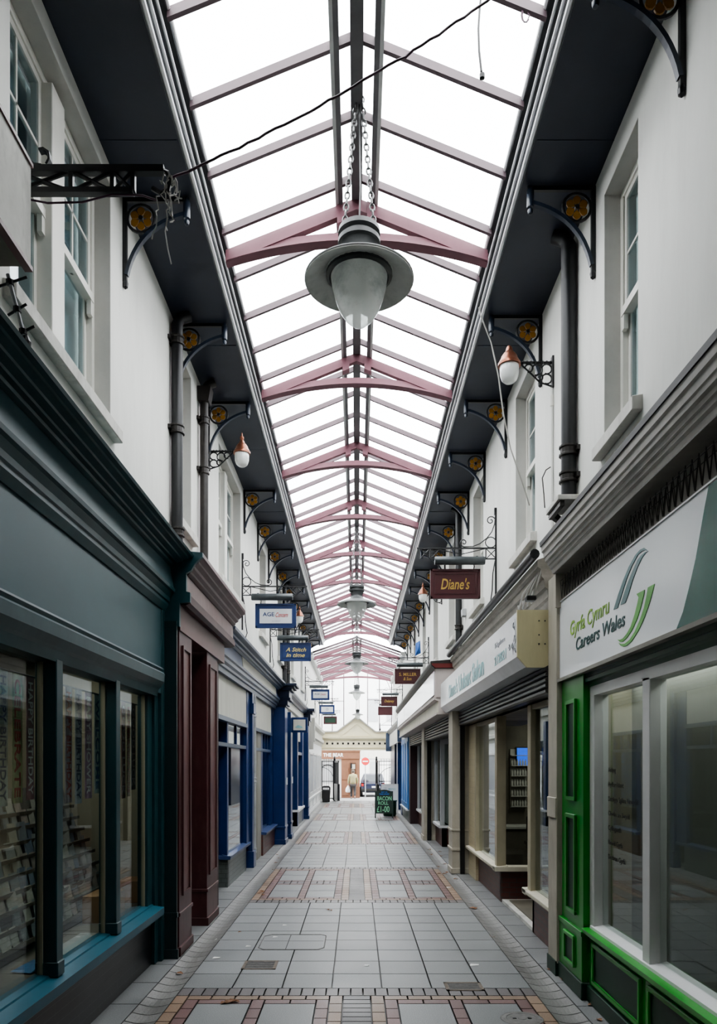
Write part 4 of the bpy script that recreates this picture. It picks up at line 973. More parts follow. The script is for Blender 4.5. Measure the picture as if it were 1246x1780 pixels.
for (a, b_) in ((18.5, 20.05), (24.0, 25.6)):
    build('window_frame', MB().box(2.04, 2.14, a, a+.12, .5, 2.7).box(2.04, 2.14, b_-.12, b_, .5, 2.7).box(2.14, 2.75, a, a+.07, 2.5, 2.7).box(2.62, 2.75, a, a+.07, .5, 2.7), M['far_grey'], r)
    build('pane', MB().box(2.08, 2.086, a+.12, b_-.12, .52, 2.7), M['glass'], r)
    build('pane', MB().box(2.14, 2.62, a+.03, a+.036, .52, 2.5), M['glass'], r)
    build('curtain', MB().box(2.3, 2.32, a+.1, b_, .5, 2.7).box(2.32, 2.8, a+.2, a+.22, .5, 2.7), M['interior_pale'], r)
    build('stall_riser', MB().box(2.08, 2.2, a+.02, b_, 0, .46).box(2.08, 2.75, a+.02, a+.1, 0, .46), M['brick_maroon'], r)
    build('window_ledge', MB().box(2.0, 2.2, a-.03, b_, .46, .52).box(2.0, 2.78, a-.05, a+.12, .46, .52), M['frame_sill_white'], r)
for (a, b_) in ((14.65, 18.5), (20.9, 24.0)):
    build('lobby_lining', MB().box(2.8, 2.9, a, b_, 0, 3.0).box(2.1, 2.9, a, b_, 2.98, 3.05), M['far_grey'], r)
    build('door', MB().box(2.74, 2.8, a+1.0, a+2.0, 0, 2.2), M['interior_beige'], r)
# ------------------------------------------------------------------ right shops 4, 5
r = thing('shopfront', 'light blue and navy shopfront at the far right end', 'shopfront', (1.8, 30, 0))
build('blue_panel', MB().box(1.76, 2.1, 26.2, 29.9, .42, 2.95), M['blue_pale'], r)
pm = MB()
for k in range(3): frame_panel(pm, 1, 1.76, 26.3+1.2*k, 27.4+1.2*k, .6, 2.8, .05, .02)
build('panel_moulding', pm, M['blue_pale'], r)
build('window_ledge', MB().box(1.70, 2.1, 26.2, 29.9, .40, .45), M['sign_panel'], r)
build('stall_riser', MB().box(1.80, 2.1, 26.2, 29.9, 0, .40), M['tile_green'], r)
build('pilaster', MB().box(1.80, 2.1, 30.0, 30.8, 0, 3.3).box(1.78, 2.1, 29.98, 30.82, 0, .4), M['blue'], r)
build('pilaster', MB().box(1.80, 2.1, 33.5, 34.3, 0, 3.3), M['blue'], r)
build('pilaster', MB().box(1.84, 2.1, 37.0, 41.4, 0, 3.0), M['blue_dark'], r)
build('door', MB().box(2.0, 2.1, 30.8, 33.5, 0, 2.9).box(1.96, 2.0, 31.0, 32.0, .2, 2.6).box(1.96, 2.0, 32.2, 33.3, .2, 2.6), M['blue'], r)
build('window_post', MB().box(1.95, 2.1, 34.3, 37.0, 0, 3.0), M['blue'], r)
build('fascia', MB().box(1.76, 2.12, 28.0, 41.4, 2.95, 3.6), M['sign_white'], r)
build('cornice', MB().prism_y([(2.1, 3.58), (1.74, 3.58), (1.66, 3.7), (1.64, 3.8), (2.1, 3.86)], 28.0, 41.4), M['blue_slate'], r)
build('cornice_bracket', MB().box(1.60, 1.9, 29.9, 30.2, 2.9, 3.85), M['blue_slate'], r, bevel=.01)
build('cornice_bracket', MB().box(1.58, 1.9, 41.0, 41.4, 2.7, 3.7), M['blue_slate'], r, bevel=.01)

# ------------------------------------------------------------------ hanging signs
def hanging_sign(s, y, label, face, rim, words, ink, panel=None, zoff=0, scale=1.0, lines=None, tube=True):
    r = thing('hanging_sign', label, 'hanging sign', (s*2.0, y, 4.3+zoff), 'hanging shop signs')
    X = lambda u: s*(2.0-u); Z = lambda z: z+zoff
    ib = M['iron']
    build('wall_bar', MB().box(X(0), X(.025), y-.012, y+.012, Z(4.35), Z(5.62)).box(X(0), X(.035), y-.02, y+.02, Z(5.58), Z(5.68)), ib, r)
    arm = MB().box(X(0), X(1.14), y-.010, y+.010, Z(5.095), Z(5.115)).box(X(0), X(.95), y-.010, y+.010, Z(4.945), Z(4.96))
    for (a, b) in ((.0, .155), (.80, .95), (.95, 1.10)):
        arm.tube([(X(a), y, Z(4.95)), (X(b), y, Z(5.105))], .007, 5); arm.tube([(X(a), y, Z(5.105)), (X(b), y, Z(4.95))], .007, 5)
        arm.box(X(b)-.007, X(b)+.007, y-.008, y+.008, Z(4.95), Z(5.11))
    arm.tube([(X(.16), y, Z(5.10)), (X(.5), y, Z(5.02)), (X(.9), y, Z(5.10))], .007, 5)
    build('arm', arm, ib, r)
    sc = MB()
    sc.tube([(X(.085+.075*math.cos(2*PI*i/18)), y, Z(5.19+.075*math.sin(2*PI*i/18))) for i in range(18)], .008, 5, closed=True)
    cur = [(.02, 5.56), (.03, 5.45), (.07, 5.34), (.14, 5.25), (.24, 5.17), (.34, 5.13), (.46, 5.125)]
    cur += spiral(.47, 5.185, .06, 1.2, -PI/2, 18, 1)
    sc.tube([(X(u), y, Z(z)) for u, z in cur], .008, 5)
    sc.tube([(X(u), y, Z(z)) for u, z in [(.015, 5.44)]+spiral(.085, 5.5, .068, 1.3, PI*.95, 18, -1)], .008, 5)
    build('scroll', sc, ib, r)
    if tube:
        tb = MB().lathe([(0, 0), (.055, .005), (.06, .02), (.06, .70), (.055, .715), (0, .72)], (min(X(.18), X(.90)), y-.10, Z(4.90)), 12, ax='x')
        tb.box(X(.28), X(.31), y-.10, y, Z(4.93), Z(4.97)).box(X(.74), X(.77), y-.10, y, Z(4.93), Z(4.97))
        build('lamp_tube', tb, M['tube_dark'], r, smooth=True)
    hk = MB()
    for u in (.33, .84): hk.tube([(X(u), y, Z(4.95)), (X(u), y, Z(4.87)), (X(u)+.012, y, Z(4.85)), (X(u), y, Z(4.80))], .008, 5)
    build('hook', hk, ib, r)
    u0, u1, z0, z1 = .24, .95, Z(4.38), Z(4.80)
    xa, xb = sorted((X(u0), X(u1)))
    bd = build('board', MB().box(xa, xb, y-.025, y+.025, z0, z1), face, r, bevel=.004)
    fr = MB(); t = .03
    for (a, b, c, d) in ((xa, xb, z1-t, z1), (xa, xb, z0, z0+t), (xa, xa+t, z0, z1), (xb-t, xb, z0, z1)): fr.box(a, b, y-.04, y-.025, c, d)
    fr2 = .065
    for (a, b, c, d) in ((xa+fr2, xb-fr2, z1-fr2-.01, z1-fr2), (xa+fr2, xb-fr2, z0+fr2, z0+fr2+.01), (xa+fr2, xa+fr2+.01, z0+fr2, z1-fr2), (xb-fr2-.01, xb-fr2, z0+fr2, z1-fr2)): fr.box(a, b, y-.032, y-.025, c, d)
    build('board_frame', fr, rim, bd)
    ty = y-.027
    if panel:
        build('face_panel', MB().box(xa+.075, xb-.075, y-.034, y-.024, z0+.08, z1-.09), panel, bd); ty = y-.035
    for (w, b4, ink_, shr) in words:
        text('lettering', w, M[ink_], bd, (xa, ty, z0), (1, 0, 0), (0, 0, 1), b4, shear=shr)
    cb = MB().tube([(X(.02), y+.02, Z(4.93)), (X(.05), y+.03, Z(4.75)), (X(.06), y+.03, Z(4.5)), (X(.09), y+.03, Z(4.3)), (X(.05), y+.03, Z(4.18))], .008, 5)
    build('power_cable', cb, M['iron'], r)
    return r
age = [('AGE', (.13, .33, .20, .27), 'ink_navy', 0), ('Concern', (.355, .57, .185, .265), 'ink_red', .45), ('GWENT', (.29, .44, .105, .13), 'ink_grey', 0)]
hanging_sign(-1, 13.2, 'blue framed white charity hanging sign reading AGE Concern, nearest on the left', M['sign_blue'], M['sign_blue'], age, None, M['sign_panel'])
hanging_sign(-1, 17.45, 'blue hanging sign with gold lettering A Stitch in time', M['sign_blue'], M['sign_blue'], [('A Stitch', (.13, .60, .22, .31), 'gold_pale', .3), ('in time', (.14, .57, .09, .18), 'gold_pale', .3)], None)
hanging_sign(-1, 29.3, 'blue framed white AGE sign farther down the left wall', M['sign_blue'], M['sign_blue'], age, None, M['sign_panel'], .1)
hanging_sign(-1, 36.0, 'small white panel hanging sign reading CD, far along the left wall', M['sign_blue'], M['sign_blue'], [('CD', (.30, .42, .16, .26), 'ink_navy', 0)], None, M['sign_panel'], .02)
hanging_sign(-1, 40.3, 'hanging sign with a small green picture at the far left by the gates', M['sign_maroon'], M['sign_maroon'], [], None, M['green_plinth'], -.25)
hanging_sign(1, 10.86, "maroon hanging sign with gold lettering Diane's, nearest on the right", M['sign_maroon'], M['sign_maroon'], [("Diane's", (.15, .56, .13, .29), 'gold', .25)], None)
hanging_sign(1, 21.0, 'maroon hanging sign with two gold lines above the cream fascia', M['sign_maroon'], M['sign_maroon'], [('S. MILLER', (.12, .60, .22, .31), 'gold', 0), ('& Son', (.24, .46, .10, .19), 'gold', .2)], None, zoff=-.15)
hanging_sign(1, 33.0, 'maroon hanging sign with one script word, far along the right wall', M['sign_maroon'], M['sign_maroon'], [('Delaney', (.15, .58, .13, .28), 'gold', .3)], None, zoff=.15)
hanging_sign(1, 37.5, 'plain maroon hanging sign, last along the right wall', M['sign_maroon'], M['sign_maroon'], [], None, zoff=.05)
r = thing('projecting_sign', 'low blue framed sign with pale panel on the far blue pilaster', 'sign', (-1.8, 20.75, 2.9))
build('board', MB().box(-1.79, -1.34, 20.70, 20.78, 2.88, 3.29), M['blue'], r, bevel=.006)
build('face_panel', MB().box(-1.73, -1.40, 20.685, 20.70, 2.94, 3.23), M['panel_cream'], r)
build('emblem', MB().prism_y([(-1.68, 3.02), (-1.6, 3.08), (-1.5, 3.05), (-1.47, 3.0), (-1.6, 3.0)], 20.678, 20.685), M['ink_pale_teal'], r)

for (x, y, lab) in ((-1.80, 19.3, 'small white notice fixed on the big blue pilaster on the left'), (-1.78, 20.7, 'small white notice fixed on the second blue pilaster on the left'), (-1.78, 28.1, 'small white notice fixed on the far blue pilaster on the left')):
    o = thing('notice', lab, 'notice', (x, y, 1.5))
    build('plate', MB().box(x, x+.012, y, y+.28, 1.50, 1.66), M['white_ink'], o)
    build('plate_edge', MB().box(x, x+.018, y-.01, y, 1.49, 1.67).box(x, x+.018, y+.28, y+.29, 1.49, 1.67).box(x, x+.018, y-.01, y+.29, 1.66, 1.67).box(x, x+.018, y-.01, y+.29, 1.49, 1.50), M['sign_panel'], o)
# near-left big sign truss and weathered box
r = thing('sign_bracket', 'dark lattice sign bracket with cobwebs on the near left wall', 'bracket', (-2.0, 4.42, 5.3))
y = 4.42
lat = MB().box(-2.0, -1.12, y-.022, y+.022, 5.455, 5.495).box(-2.0, -1.30, y-.022, y+.022, 5.335, 5.365)
for (a, b) in ((-2.0, -1.66), (-1.66, -1.42), (-1.42, -1.30)):
    lat.tube([(a, y, 5.35), (b, y, 5.47)], .012, 6); lat.tube([(a, y, 5.47), (b, y, 5.35)], .012, 6); lat.box(b-.012, b+.012, y-.016, y+.016, 5.35, 5.47)
lat.tube([(-1.13, y, 5.475), (-1.10, y, 5.46), (-1.085, y, 5.42), (-1.10, y, 5.36), (-1.14, y, 5.34), (-1.19, y, 5.37)], .014, 6)
build('lattice_arm', lat, M['iron'], r)
build('scroll', MB().ribbon([(-1.83, 5.495), (-1.87, 5.50), (-1.91, 5.53), (-1.94, 5.57)], .012, y-.02, y+.02).ribbon([(-1.80, 5.50), (-1.785, 5.53), (-1.79, 5.57), (-1.82, 5.59), (-1.845, 5.585)], .014, y-.02, y+.02), M['iron'], r)
build('wire', MB().tube([(-1.98, y, 5.32), (-1.8, y, 5.285), (-1.6, y, 5.29), (-1.42, y, 5.335), (-1.25, y, 5.33), (-1.16, y, 5.30)], .006, 5), M['cable_dark'], r)
tg = MB()
for k in range(9):
    x, z = -1.09, 5.43; pts = []
    for i in range(10):
        pts.append((x, y+random.uniform(-.03, .03), z)); x += random.uniform(-.028, .026); z -= random.uniform(.005, .05) if k > 3 else random.uniform(-.03, .045)
    tg.tube(pts, .004, 4)
tg.tube([(-1.10, y, 5.2), (-1.115, y, 5.12), (-1.10, y, 5.02), (-1.08, y, 4.93)], .004, 4)
build('cobweb', tg, M['cable_pale'], r)
r = thing('box_sign', 'weathered white painted box sign at the near left edge', 'sign', (-1.87, 3.6, 4.68))
build('face_board', MB().box(-1.78, -1.755, 3.0, 4.09, 4.70, 5.24), M['sill_stone'], r)
build('box', MB().box(-1.98, -1.78, 3.0, 4.075, 4.69, 5.22), M['wood_shelf'], r)
build('edge_strip', MB().box(-1.79, -1.745, 3.0, 4.10, 5.235, 5.255).box(-1.79, -1.748, 3.0, 4.10, 4.675, 4.70), M['maroon_light'], r)
r = thing('cable_clamp_rod', 'short metal rod with three cross clamps at the near left edge', 'rod', (-1.80, 4.05, 4.27))
p0, p1 = Vector((-1.86, 4.05, 4.63)), Vector((-1.765, 4.05, 4.27))
build('rod', MB().cyl(p0, p1, .011, n=8), M['pipe_grey'], r)
for t, l in ((.12, .09), (.52, .05), (.85, .06)):
    q = p0.lerp(p1, t); build('clamp', MB().tube([q+Vector((-l, 0, -.03)), q+Vector((l, 0, .03))], .007, 6).lathe([(0, -.02), (.022, -.012), (.022, .012), (0, .02)], q, 8), M['iron'], r)
build('end_knob', MB().lathe([(0, -.06), (.025, -.04), (.03, 0), (.015, .03), (0, .03)], p1, 10), M['iron'], r)

# ------------------------------------------------------------------ wall lanterns
def lantern(s, y, zl, label, tall=True, mount=2.0):
    r = thing('wall_lantern', label, 'wall lantern', (s*2.0, y, zl-.3), 'copper wall lanterns')
    X = lambda u: s*(2.0-u)
    arm = MB().box(X(0), X(.02), y-.03, y+.03, zl-.26, zl+.06).tube([(X(0), y, zl), (X(.36), y, zl)], .013, 8)
    for k in range(8): arm.lathe([(.013, -.012), (.020, 0), (.013, .012)], (X(.03+.04*k), y, zl), 6, ax='x')
    build('arm', arm, M['iron'], r)
    sc = MB()
    for (u, z, rad) in ((.07, -.065, .05), (.07, -.165, .05), (.17, -.075, .055), (.145, -.15, .035), (.25, -.055, .04)):
        sc.tube([(X(u+rad*math.cos(2*PI*i/16)), y, zl+z+rad*math.sin(2*PI*i/16)) for i in range(14)], .009, 5)
    sc.tube([(X(.02), y, zl-.24), (X(.14), y, zl-.2), (X(.22), y, zl-.12), (X(.34), y, zl-.01)], .009, 5)
    build('scroll', sc, M['iron'], r)
    c = (X(.45), y, zl)
    top = [(.115, -.035), (.115, -.01), (.10, .01), (.092, .03), (.085, .04), (.08, .06), (.06, .09), (.04, .11), (.035, .13)]
    if tall: top += [(.02, .15), (.028, .17), (.028, .19), (.012, .205), (.008, .24), (0, .26)]
    else: top += [(.03, .15), (.02, .165), (0, .17)]
    build('cap', MB().lathe(top+[], c, 20), M['copper'], r, smooth=True)
    build('globe', MB().lathe([(.095, -.03), (.098, -.07), (.094, -.13), (.075, -.18), (.045, -.205), (0, -.215)], c, 20), M['bulb_white'], r, smooth=True)
    return r
lantern(-1, 10.25, 6.24, 'copper capped wall lantern beside the hopper downpipe on the left')
lantern(-1, 20.6, 6.05, 'copper capped wall lantern behind the white charity sign on the left')
lantern(1, 7.72, 6.10, 'copper capped wall lantern near the thick downpipe on the right', False)
lantern(1, 17.8, 6.02, "copper capped wall lantern behind the maroon Diane's sign on the right")

# ------------------------------------------------------------------ pendant lamps
def pendant(x, y, z, D, label, ztop, first=True):
    r = thing('pendant_lamp', label, 'pendant lamp', (x, y, z), 'pendant lamps down the middle of the arcade')
    k = D/.9; c = (x, y, z)
    S = lambda pr: [(a*k, b*k) for a, b in pr]
    build('shade_top', MB().lathe(S([(.20, .112), (.27, .097), (.40, .042), (.452, .010), (.454, .0), (.45, .0), (.40, .03), (.27, .085), (.20, .10)]), c, 40), M['lamp_dark_top'], r, smooth=True)
    build('shade', MB().lathe(S([(.20, .10), (.27, .085), (.40, .03), (.45, .0), (.448, -.012), (.44, -.008), (.39, .02), (.28, .065), (.27, .05), (.25, .05), (.25, .07)]), c, 40), M['lamp_shade'], r, smooth=True)
    build('housing', MB().lathe(S([(0, .47), (.06, .47), (.07, .44), (.14, .435), (.17, .42), (.175, .38), (.15, .36), (.15, .345), (.175, .335), (.175, .30), (.155, .29), (.13, .22), (.14, .17), (.19, .12), (.245, .09)]), c, 32), M['lamp_grey'], r, smooth=True)
    build('inner_ring', MB().lathe(S([(.255, .07), (.275, .06), (.275, .035), (.25, .02), (.235, .03), (.24, .07)]), c, 32), M['lamp_grey'], r, smooth=True)
    build('reflector', MB().lathe(S([(.235, .06), (.15, .09), (.05, .10), (.05, .03), (0, .02)]), c, 24), M['lamp_shade'], r, smooth=True)
    build('glass_bowl', MB().lathe(S([(.235, .035), (.225, -.05), (.20, -.15), (.16, -.25), (.11, -.325), (.05, -.375), (.0, -.395)]), c, 32), M['glass_bulb'], r, smooth=True)
    for s in (-1, 1):
        ch = MB(); a = Vector((x+s*.125*k, y, z+.43*k)); b = Vector((x+s*.02, y, ztop)); n = max(4, int((b-a).length/.05)); d = (b-a)/n
        for i in range(n):
            p = a+d*(i+.5); L_ = d.length*.62
            e1 = Vector((1, 0, 0)) if i % 2 else Vector((0, 1, 0)); e2 = d.normalized()
            ch.tube([p+e1*.019*math.cos(2*PI*j/8)+e2*L_*math.sin(2*PI*j/8) for j in range(8)], .0075, 4, closed=True)
        build('chain', ch, M['chain'], r)
    build('flex', MB().tube([(x, y, z+.45*k), (x+.01, y, (z+ztop)/2), (x, y, ztop)], .006, 5), M['iron'], r)
    return r
pendant(.02, 6.3, 6.03, .9, 'large grey pendant lamp with white shade, nearest under the glass roof', 7.56)
pendant(0, 17.45, 5.68, .9, 'grey pendant lamp, second down the arcade', 7.52)
pendant(0, 28.5, 5.78, .9, 'grey pendant lamp, third down the arcade', 7.52)
pendant(.0, 40.6, 5.81, .9, 'grey pendant lamp, fourth down the arcade against the bright gable', 7.15)
pendant(.05, 41.45, 4.70, .62, 'small grey pendant lamp just above the cream pediment peak', 7.15)

# ------------------------------------------------------------------ wires and small fixtures
def wavy(p0, p1, n, sag, amp):
    p0, p1 = Vector(p0), Vector(p1); out = []
    for i in range(n+1):
        t = i/n; p = p0.lerp(p1, t); p.z -= sag*4*t*(1-t); p += Vector((random.uniform(-amp, amp), random.uniform(-amp, amp), random.uniform(-amp, amp))); out.append(p)
    return out
o = build('overhead_cable', MB().tube(wavy((-1.10, 4.42, 5.42), (1.27, 4.7, 7.08), 46, .10, .006), .0075, 6), M['cable_dark'], loc=(0, 4.5, 6.2))
tag(o, 'long twisted purple cable strung across under the glass roof', 'cable')
o = build('loose_cable', MB().tube([(.84, 5.09, 7.22), (.825, 5.09, 7.1), (.815, 5.09, 6.95), (.82, 5.09, 6.8), (.835, 5.09, 6.66)], .008, 6).lathe([(0, -.025), (.018, -.015), (.018, .015), (0, .025)], (.84, 5.09, 6.63), 8), M['iron'], loc=(.84, 5.09, 6.6))
tag(o, 'short black cable with a knob dangling from the roof', 'cable')
o = build('hanging_wire', MB().tube([(1.32, 8.2, 6.95), (1.34, 8.2, 6.86), (1.46, 8.25, 6.6), (1.55, 8.3, 6.25), (1.62, 8.4, 5.9), (1.72, 8.5, 5.55), (1.86, 8.6, 5.25), (1.99, 8.75, 5.0)], .008, 6), M['cable_pale'], loc=(1.6, 8.4, 5))
tag(o, 'white wire hanging from the right gutter down to a window', 'wire')
cd = thing('conduit', 'slim white conduit running down the wall below the right lantern', 'conduit', (1.985, 7.72, 4.1))
build('tube', MB().cyl((1.985, 7.72, 4.15), (1.985, 7.72, 5.84), .014, n=8), M['render_white'], cd)
build('fitting', MB().lathe([(.014, -.07), (.022, -.06), (.022, .04), (.014, .06)], (1.985, 7.72, 5.72), 8), M['sash_white'], cd)
o = build('loose_cable', MB().tube([(1.985, 7.72, 5.05), (1.93, 7.75, 5.02), (1.90, 7.78, 4.95), (1.92, 7.8, 4.8), (1.93, 7.8, 4.65)], .006, 5), M['iron_rusty'], loc=(1.93, 7.75, 4.6))
tag(o, 'thin dark cable tail hanging off the white conduit', 'cable')
jb = MB().box(1.92, 2.0, 13.85, 14.0, 4.72, 4.86)
jx = build('junction_box', jb, M['far_grey'], loc=(1.96, 13.92, 4.72), bevel=.01); tag(jx, 'small pale junction box on the right wall', 'junction box')
cc = MB()
for k in range(4):
    cc.tube([(1.84, 7.56+.08*k, 3.95), (1.80-.02*k, 7.6+.12*k, 3.80), (1.78, 7.75+.2*k, 3.66+.02*k), (1.83, 7.95+.2*k, 3.72), (1.86, 8.0+.25*k, 3.84)], .009, 5)
tag(build('cable_bundle', cc, M['cable_pale'], loc=(1.82, 7.8, 3.6)), 'tangle of pale cables hanging off the cornice above the salon sign', 'cables')
o = build('cable_end_block', MB().box(1.70, 1.80, 7.60, 7.70, 3.66, 3.71), M['black'], loc=(1.75, 7.65, 3.66), bevel=.01); tag(o, 'small black block dangling from the pale cables', 'block')
o = build('wire_loop', MB().tube([(1.13+.02*math.cos(a)*(1+k*.4), 5.09, 7.04+.05*math.sin(a)) for k in (0, 1) for a in [2*PI*i/10 for i in range(10)]], .004, 5), M['cable_dark'], loc=(1.13, 5.09, 7.04))
tag(o, 'small purple loop of wire hanging under the right roof panes', 'wire')
o = build('plastic_bag', MB().add([(1.62, 21.1, 5.02), (1.78, 21.12, 5.10), (1.76, 21.1, 5.45), (1.64, 21.12, 5.38), (1.70, 21.02, 5.2), (1.70, 21.2, 5.2)], [(0, 4, 3), (0, 1, 4), (1, 2, 4), (2, 3, 4), (0, 3, 5), (1, 0, 5), (2, 1, 5), (3, 2, 5)]), M['blue_flag'], loc=(1.7, 21.1, 5.02))
tag(o, 'blue plastic scrap caught on the far right sign bracket', 'plastic scrap')

# ------------------------------------------------------------------ things on the floor
r = thing('manhole_cover', 'eight sided paved manhole cover outline left of centre', 'manhole cover', (-.71, 8.6, 0))
oc = [(-.30, -.36), (.30, -.36), (.36, -.28), (.36, .30), (.30, .36), (-.28, .36), (-.36, .28), (-.36, -.28)]
ring = MB()
for i in range(8):
    a, b = Vector((oc[i][0], oc[i][1], 0)), Vector((oc[(i+1) % 8][0], oc[(i+1) % 8][1], 0))
    ring.tube([a+Vector((-.72, 8.62, .001)), b+Vector((-.72, 8.62, .001))], .006, 4)
build('rim', ring, M['cover_iron'], r)
build('lid', MB().prism_z([(-.72+x*.97, 8.62+y*.97) for x, y in oc], -.006, .001), M['cover_pave'], r)
build('joint', MB().box(-1.06, -.38, 8.655, 8.665, .0, .0016).box(-.78, -.772, 8.27, 8.97, 0, .0016), M['soot'], r)
r = thing('drain_grate', 'small square iron drain grate left of centre', 'drain grate', (-.97, 7.62, 0))
gb = MB()
for k in range(9): gb.box(-1.11, -.83, 7.49+.031*k, 7.505+.031*k, 0, .004)
build('bars', gb, M['cover_iron'], r)
build('frame', MB().box(-1.14, -1.11, 7.46, 7.78, 0, .005).box(-.83, -.80, 7.46, 7.78, 0, .005).box(-1.14, -.80, 7.46, 7.485, 0, .005).box(-1.14, -.80, 7.765, 7.79, 0, .005), M['cover_rust'], r)
r = thing('drain_grate', 'rusty rectangular drain cover right of centre', 'drain cover', (.98, 6.88, 0))
build('frame', MB().box(.80, 1.14, 6.76, 6.79, 0, .005).box(.80, 1.14, 6.99, 7.02, 0, .005).box(.80, .83, 6.76, 7.02, 0, .005).box(1.11, 1.14, 6.76, 7.02, 0, .005), M['cover_rust'], r)
gb = MB().box(.83, 1.11, 6.79, 6.99, 0, .002)
for k in range(7): gb.box(.835, 1.105, 6.795+.028*k, 6.807+.028*k, .002, .005)
build('lid', gb, M['cover_iron'], r)
r = thing('manhole_cover', 'round iron manhole cover at the bottom right', 'manhole cover', (1.31, 6.02, 0))
build('lid', MB().lathe([(0, .006), (.03, .006), (.035, .003), (.12, .003), (.125, .006), (.145, .006), (.15, .004), (.165, .004), (.17, 0)], (1.31, 6.02, 0), 32), M['cover_iron'], r)
for dx in (-.06, .06): build('lifting_hole', MB().box(1.31+dx-.015, 1.31+dx+.015, 6.01, 6.03, .004, .0075), M['black'], r)
# leaves
LP = []
def leaf(x, y, s, z=.004):
    rz = random.uniform(0, 2*PI); n = 7; L_ = []
    for i in range(n):
        t = i/(n-1); w = math.sin(PI*min(1, t*1.05))**.8*.34*(1+.3*(i % 2)); L_.append((t-.5, w, .08*math.sin(3*t)+.04*random.random()))
    vs = []; fs = []
    for (u, w, h) in L_: vs += [(u, -w, h+.18*w), (u, 0, h), (u, w, h+.25*w)]
    for i in range(n-1):
        a = i*3; fs += [(a, a+1, a+4, a+3), (a+1, a+2, a+5, a+4)]
    o = build('dry_leaf', MB().add([(x+u*s, y+v*s, z+w*s) for u, v, w in vs], fs), M['leaf'], loc=(x, y, z))
    o.rotation_euler = (0, 0, rz)
    tag(o, 'dry brown leaf lying on the arcade paving', 'leaf', 'dry leaves scattered on the paving')
def lf_ok(x): return x
for (x, y, s) in [(-1.08, 6.42, .09), (-1.05, 6.46, .08), (-1.12, 6.40, .07), (-1.02, 6.44, .06), (-1.72, 7.36, .08), (-1.47, 11.9, .1), (-1.5, 12.0, .09), (-1.44, 11.7, .08), (-1.53, 11.85, .08), (-1.6, 14.6, .07), (-1.66, 15.6, .08), (-1.7, 16.4, .07), (-1.78, 17.0, .09),
                  (1.62, 10.65, .12), (1.66, 10.7, .1), (1.7, 14.2, .1), (1.62, 14.0, .1), (1.5, 13.9, .09), (1.75, 13.4, .09), (1.66, 17.0, .12), (1.58, 17.2, .1), (1.85, 16.6, .1), (1.72, 18.0, .1), (1.9, 17.4, .1), (1.78, 15.4, .1), (1.6, 15.0, .08), (1.88, 7.45, .06), (1.93, 7.1, .08), (1.98, 7.2, .07), (1.96, 6.35, .06), (1.91, 5.98, .06), (1.58, 8.95, .07), (1.6, 8.9, .06), (1.2, 17.6, .08), (1.55, 20.5, .1), (-.4, 10.5, .07), (-.36, 10.45, .06), (-1.4, 9.1, .05)]:
    leaf(x, y, s, .004 if (abs(x) < 1.57 or abs(x) > 1.83) else -.014)
for i, (x, y, s) in enumerate([(-1.46, 7.9, .04), (-1.60, 8.8, .045), (-.9, 9.5, .03), (.1, 7.6, .03), (1.18, 7.62, .05), (-.95, 8.85, .03), (1.62, 21, .08), (1.5, 12.4, .04), (-1.2, 8.4, .03)]):
    z = .003 if abs(x) < 1.57 else -.016
    o = build('paper_scrap', MB().add([(x-s, y-s*.6, z), (x+s*.8, y-s*.5, z+.004), (x+s, y+s*.7, z), (x-s*.7, y+s*.6, z+.006)], [(0, 1, 2, 3)]), M['paper'], loc=(x, y, z))
    tag(o, 'tiny white scrap of paper lying on the arcade paving', 'paper scrap', 'white paper scraps on the paving')

# ------------------------------------------------------------------ A-boards by the far right
def a_board(x, y, w, h, label, frame_m, face_m, arch=True):
    r = thing('sandwich_board', label, 'sandwich board', (x, y, 0))
    lean = .16
    for sgn, nm in ((-1, 'front'), (1, 'rear')):
        f = MB()
        def pt(u, z): return (x+u, y+sgn*lean*(1-z/h), z)
        def slat(u0, u1, z0, z1, t=.02):
            vs = []
            for dy in (-t/2, t/2):
                for (u, z) in ((u0, z0), (u1, z0), (u1, z1), (u0, z1)):
                    p = pt(u, z); vs.append((p[0], p[1]+dy, p[2]))
            f.add(vs, [(0, 1, 2, 3), (7, 6, 5, 4), (0, 4, 5, 1), (1, 5, 6, 2), (2, 6, 7, 3), (3, 7, 4, 0)])
        slat(-w/2, -w/2+.035, 0, h, .035); slat(w/2-.035, w/2, 0, h, .035); slat(-w/2, w/2, h-.03, h, .035); slat(-w/2, w/2, .17, .20, .03)
        p = build(nm+'_frame', f, frame_m, r)
        f = MB(); slat(-w/2+.03, w/2-.03, .19, h-.02, .012)
        if arch:
            n = 10
            pts = [(-w/2+.02, h-.03)]+[(-w/2+.02+(w-.04)*i/n, h-.02+.075*math.sin(PI*i/n)) for i in range(n+1)]+[(w/2-.02, h-.03)]
            vs = [(x+u, y+sgn*lean*(1-z/h)-.01, z) for u, z in pts]+[(x+u, y+sgn*lean*(1-z/h)+.01, z) for u, z in pts]; k = len(pts)
            f.add(vs, [list(range(k)), list(range(2*k-1, k-1, -1))]+[(i, (i+1) % k, (i+1) % k+k, i+k) for i in range(k)])
        build(nm+'_panel', f, face_m, p)
    tl = Vector((0, lean/h, 1)).normalized()
    return r, (lambda s_, ink, b4, shr=0: text('lettering', s_, ink, r, (x-w/2, y-lean-.0, 0)+Vector((0, -.022, 0)) if False else Vector((x-w/2, y-lean-.024, 0)), (1, 0, 0), tl, b4, shear=shr))
bd, wr = a_board(1.02, 28.5, .68, 1.0, 'dark green chalkboard sandwich board reading BACON ROLL', M['chalk_green'], M['chalk_green'])
wr('BACON', M['chalk'], (.09, .62, .66, .82)); wr('ROLL', M['chalk'], (.12, .50, .50, .63)); wr('\u00a31-00', M['chalk'], (.07, .54, .22, .45))
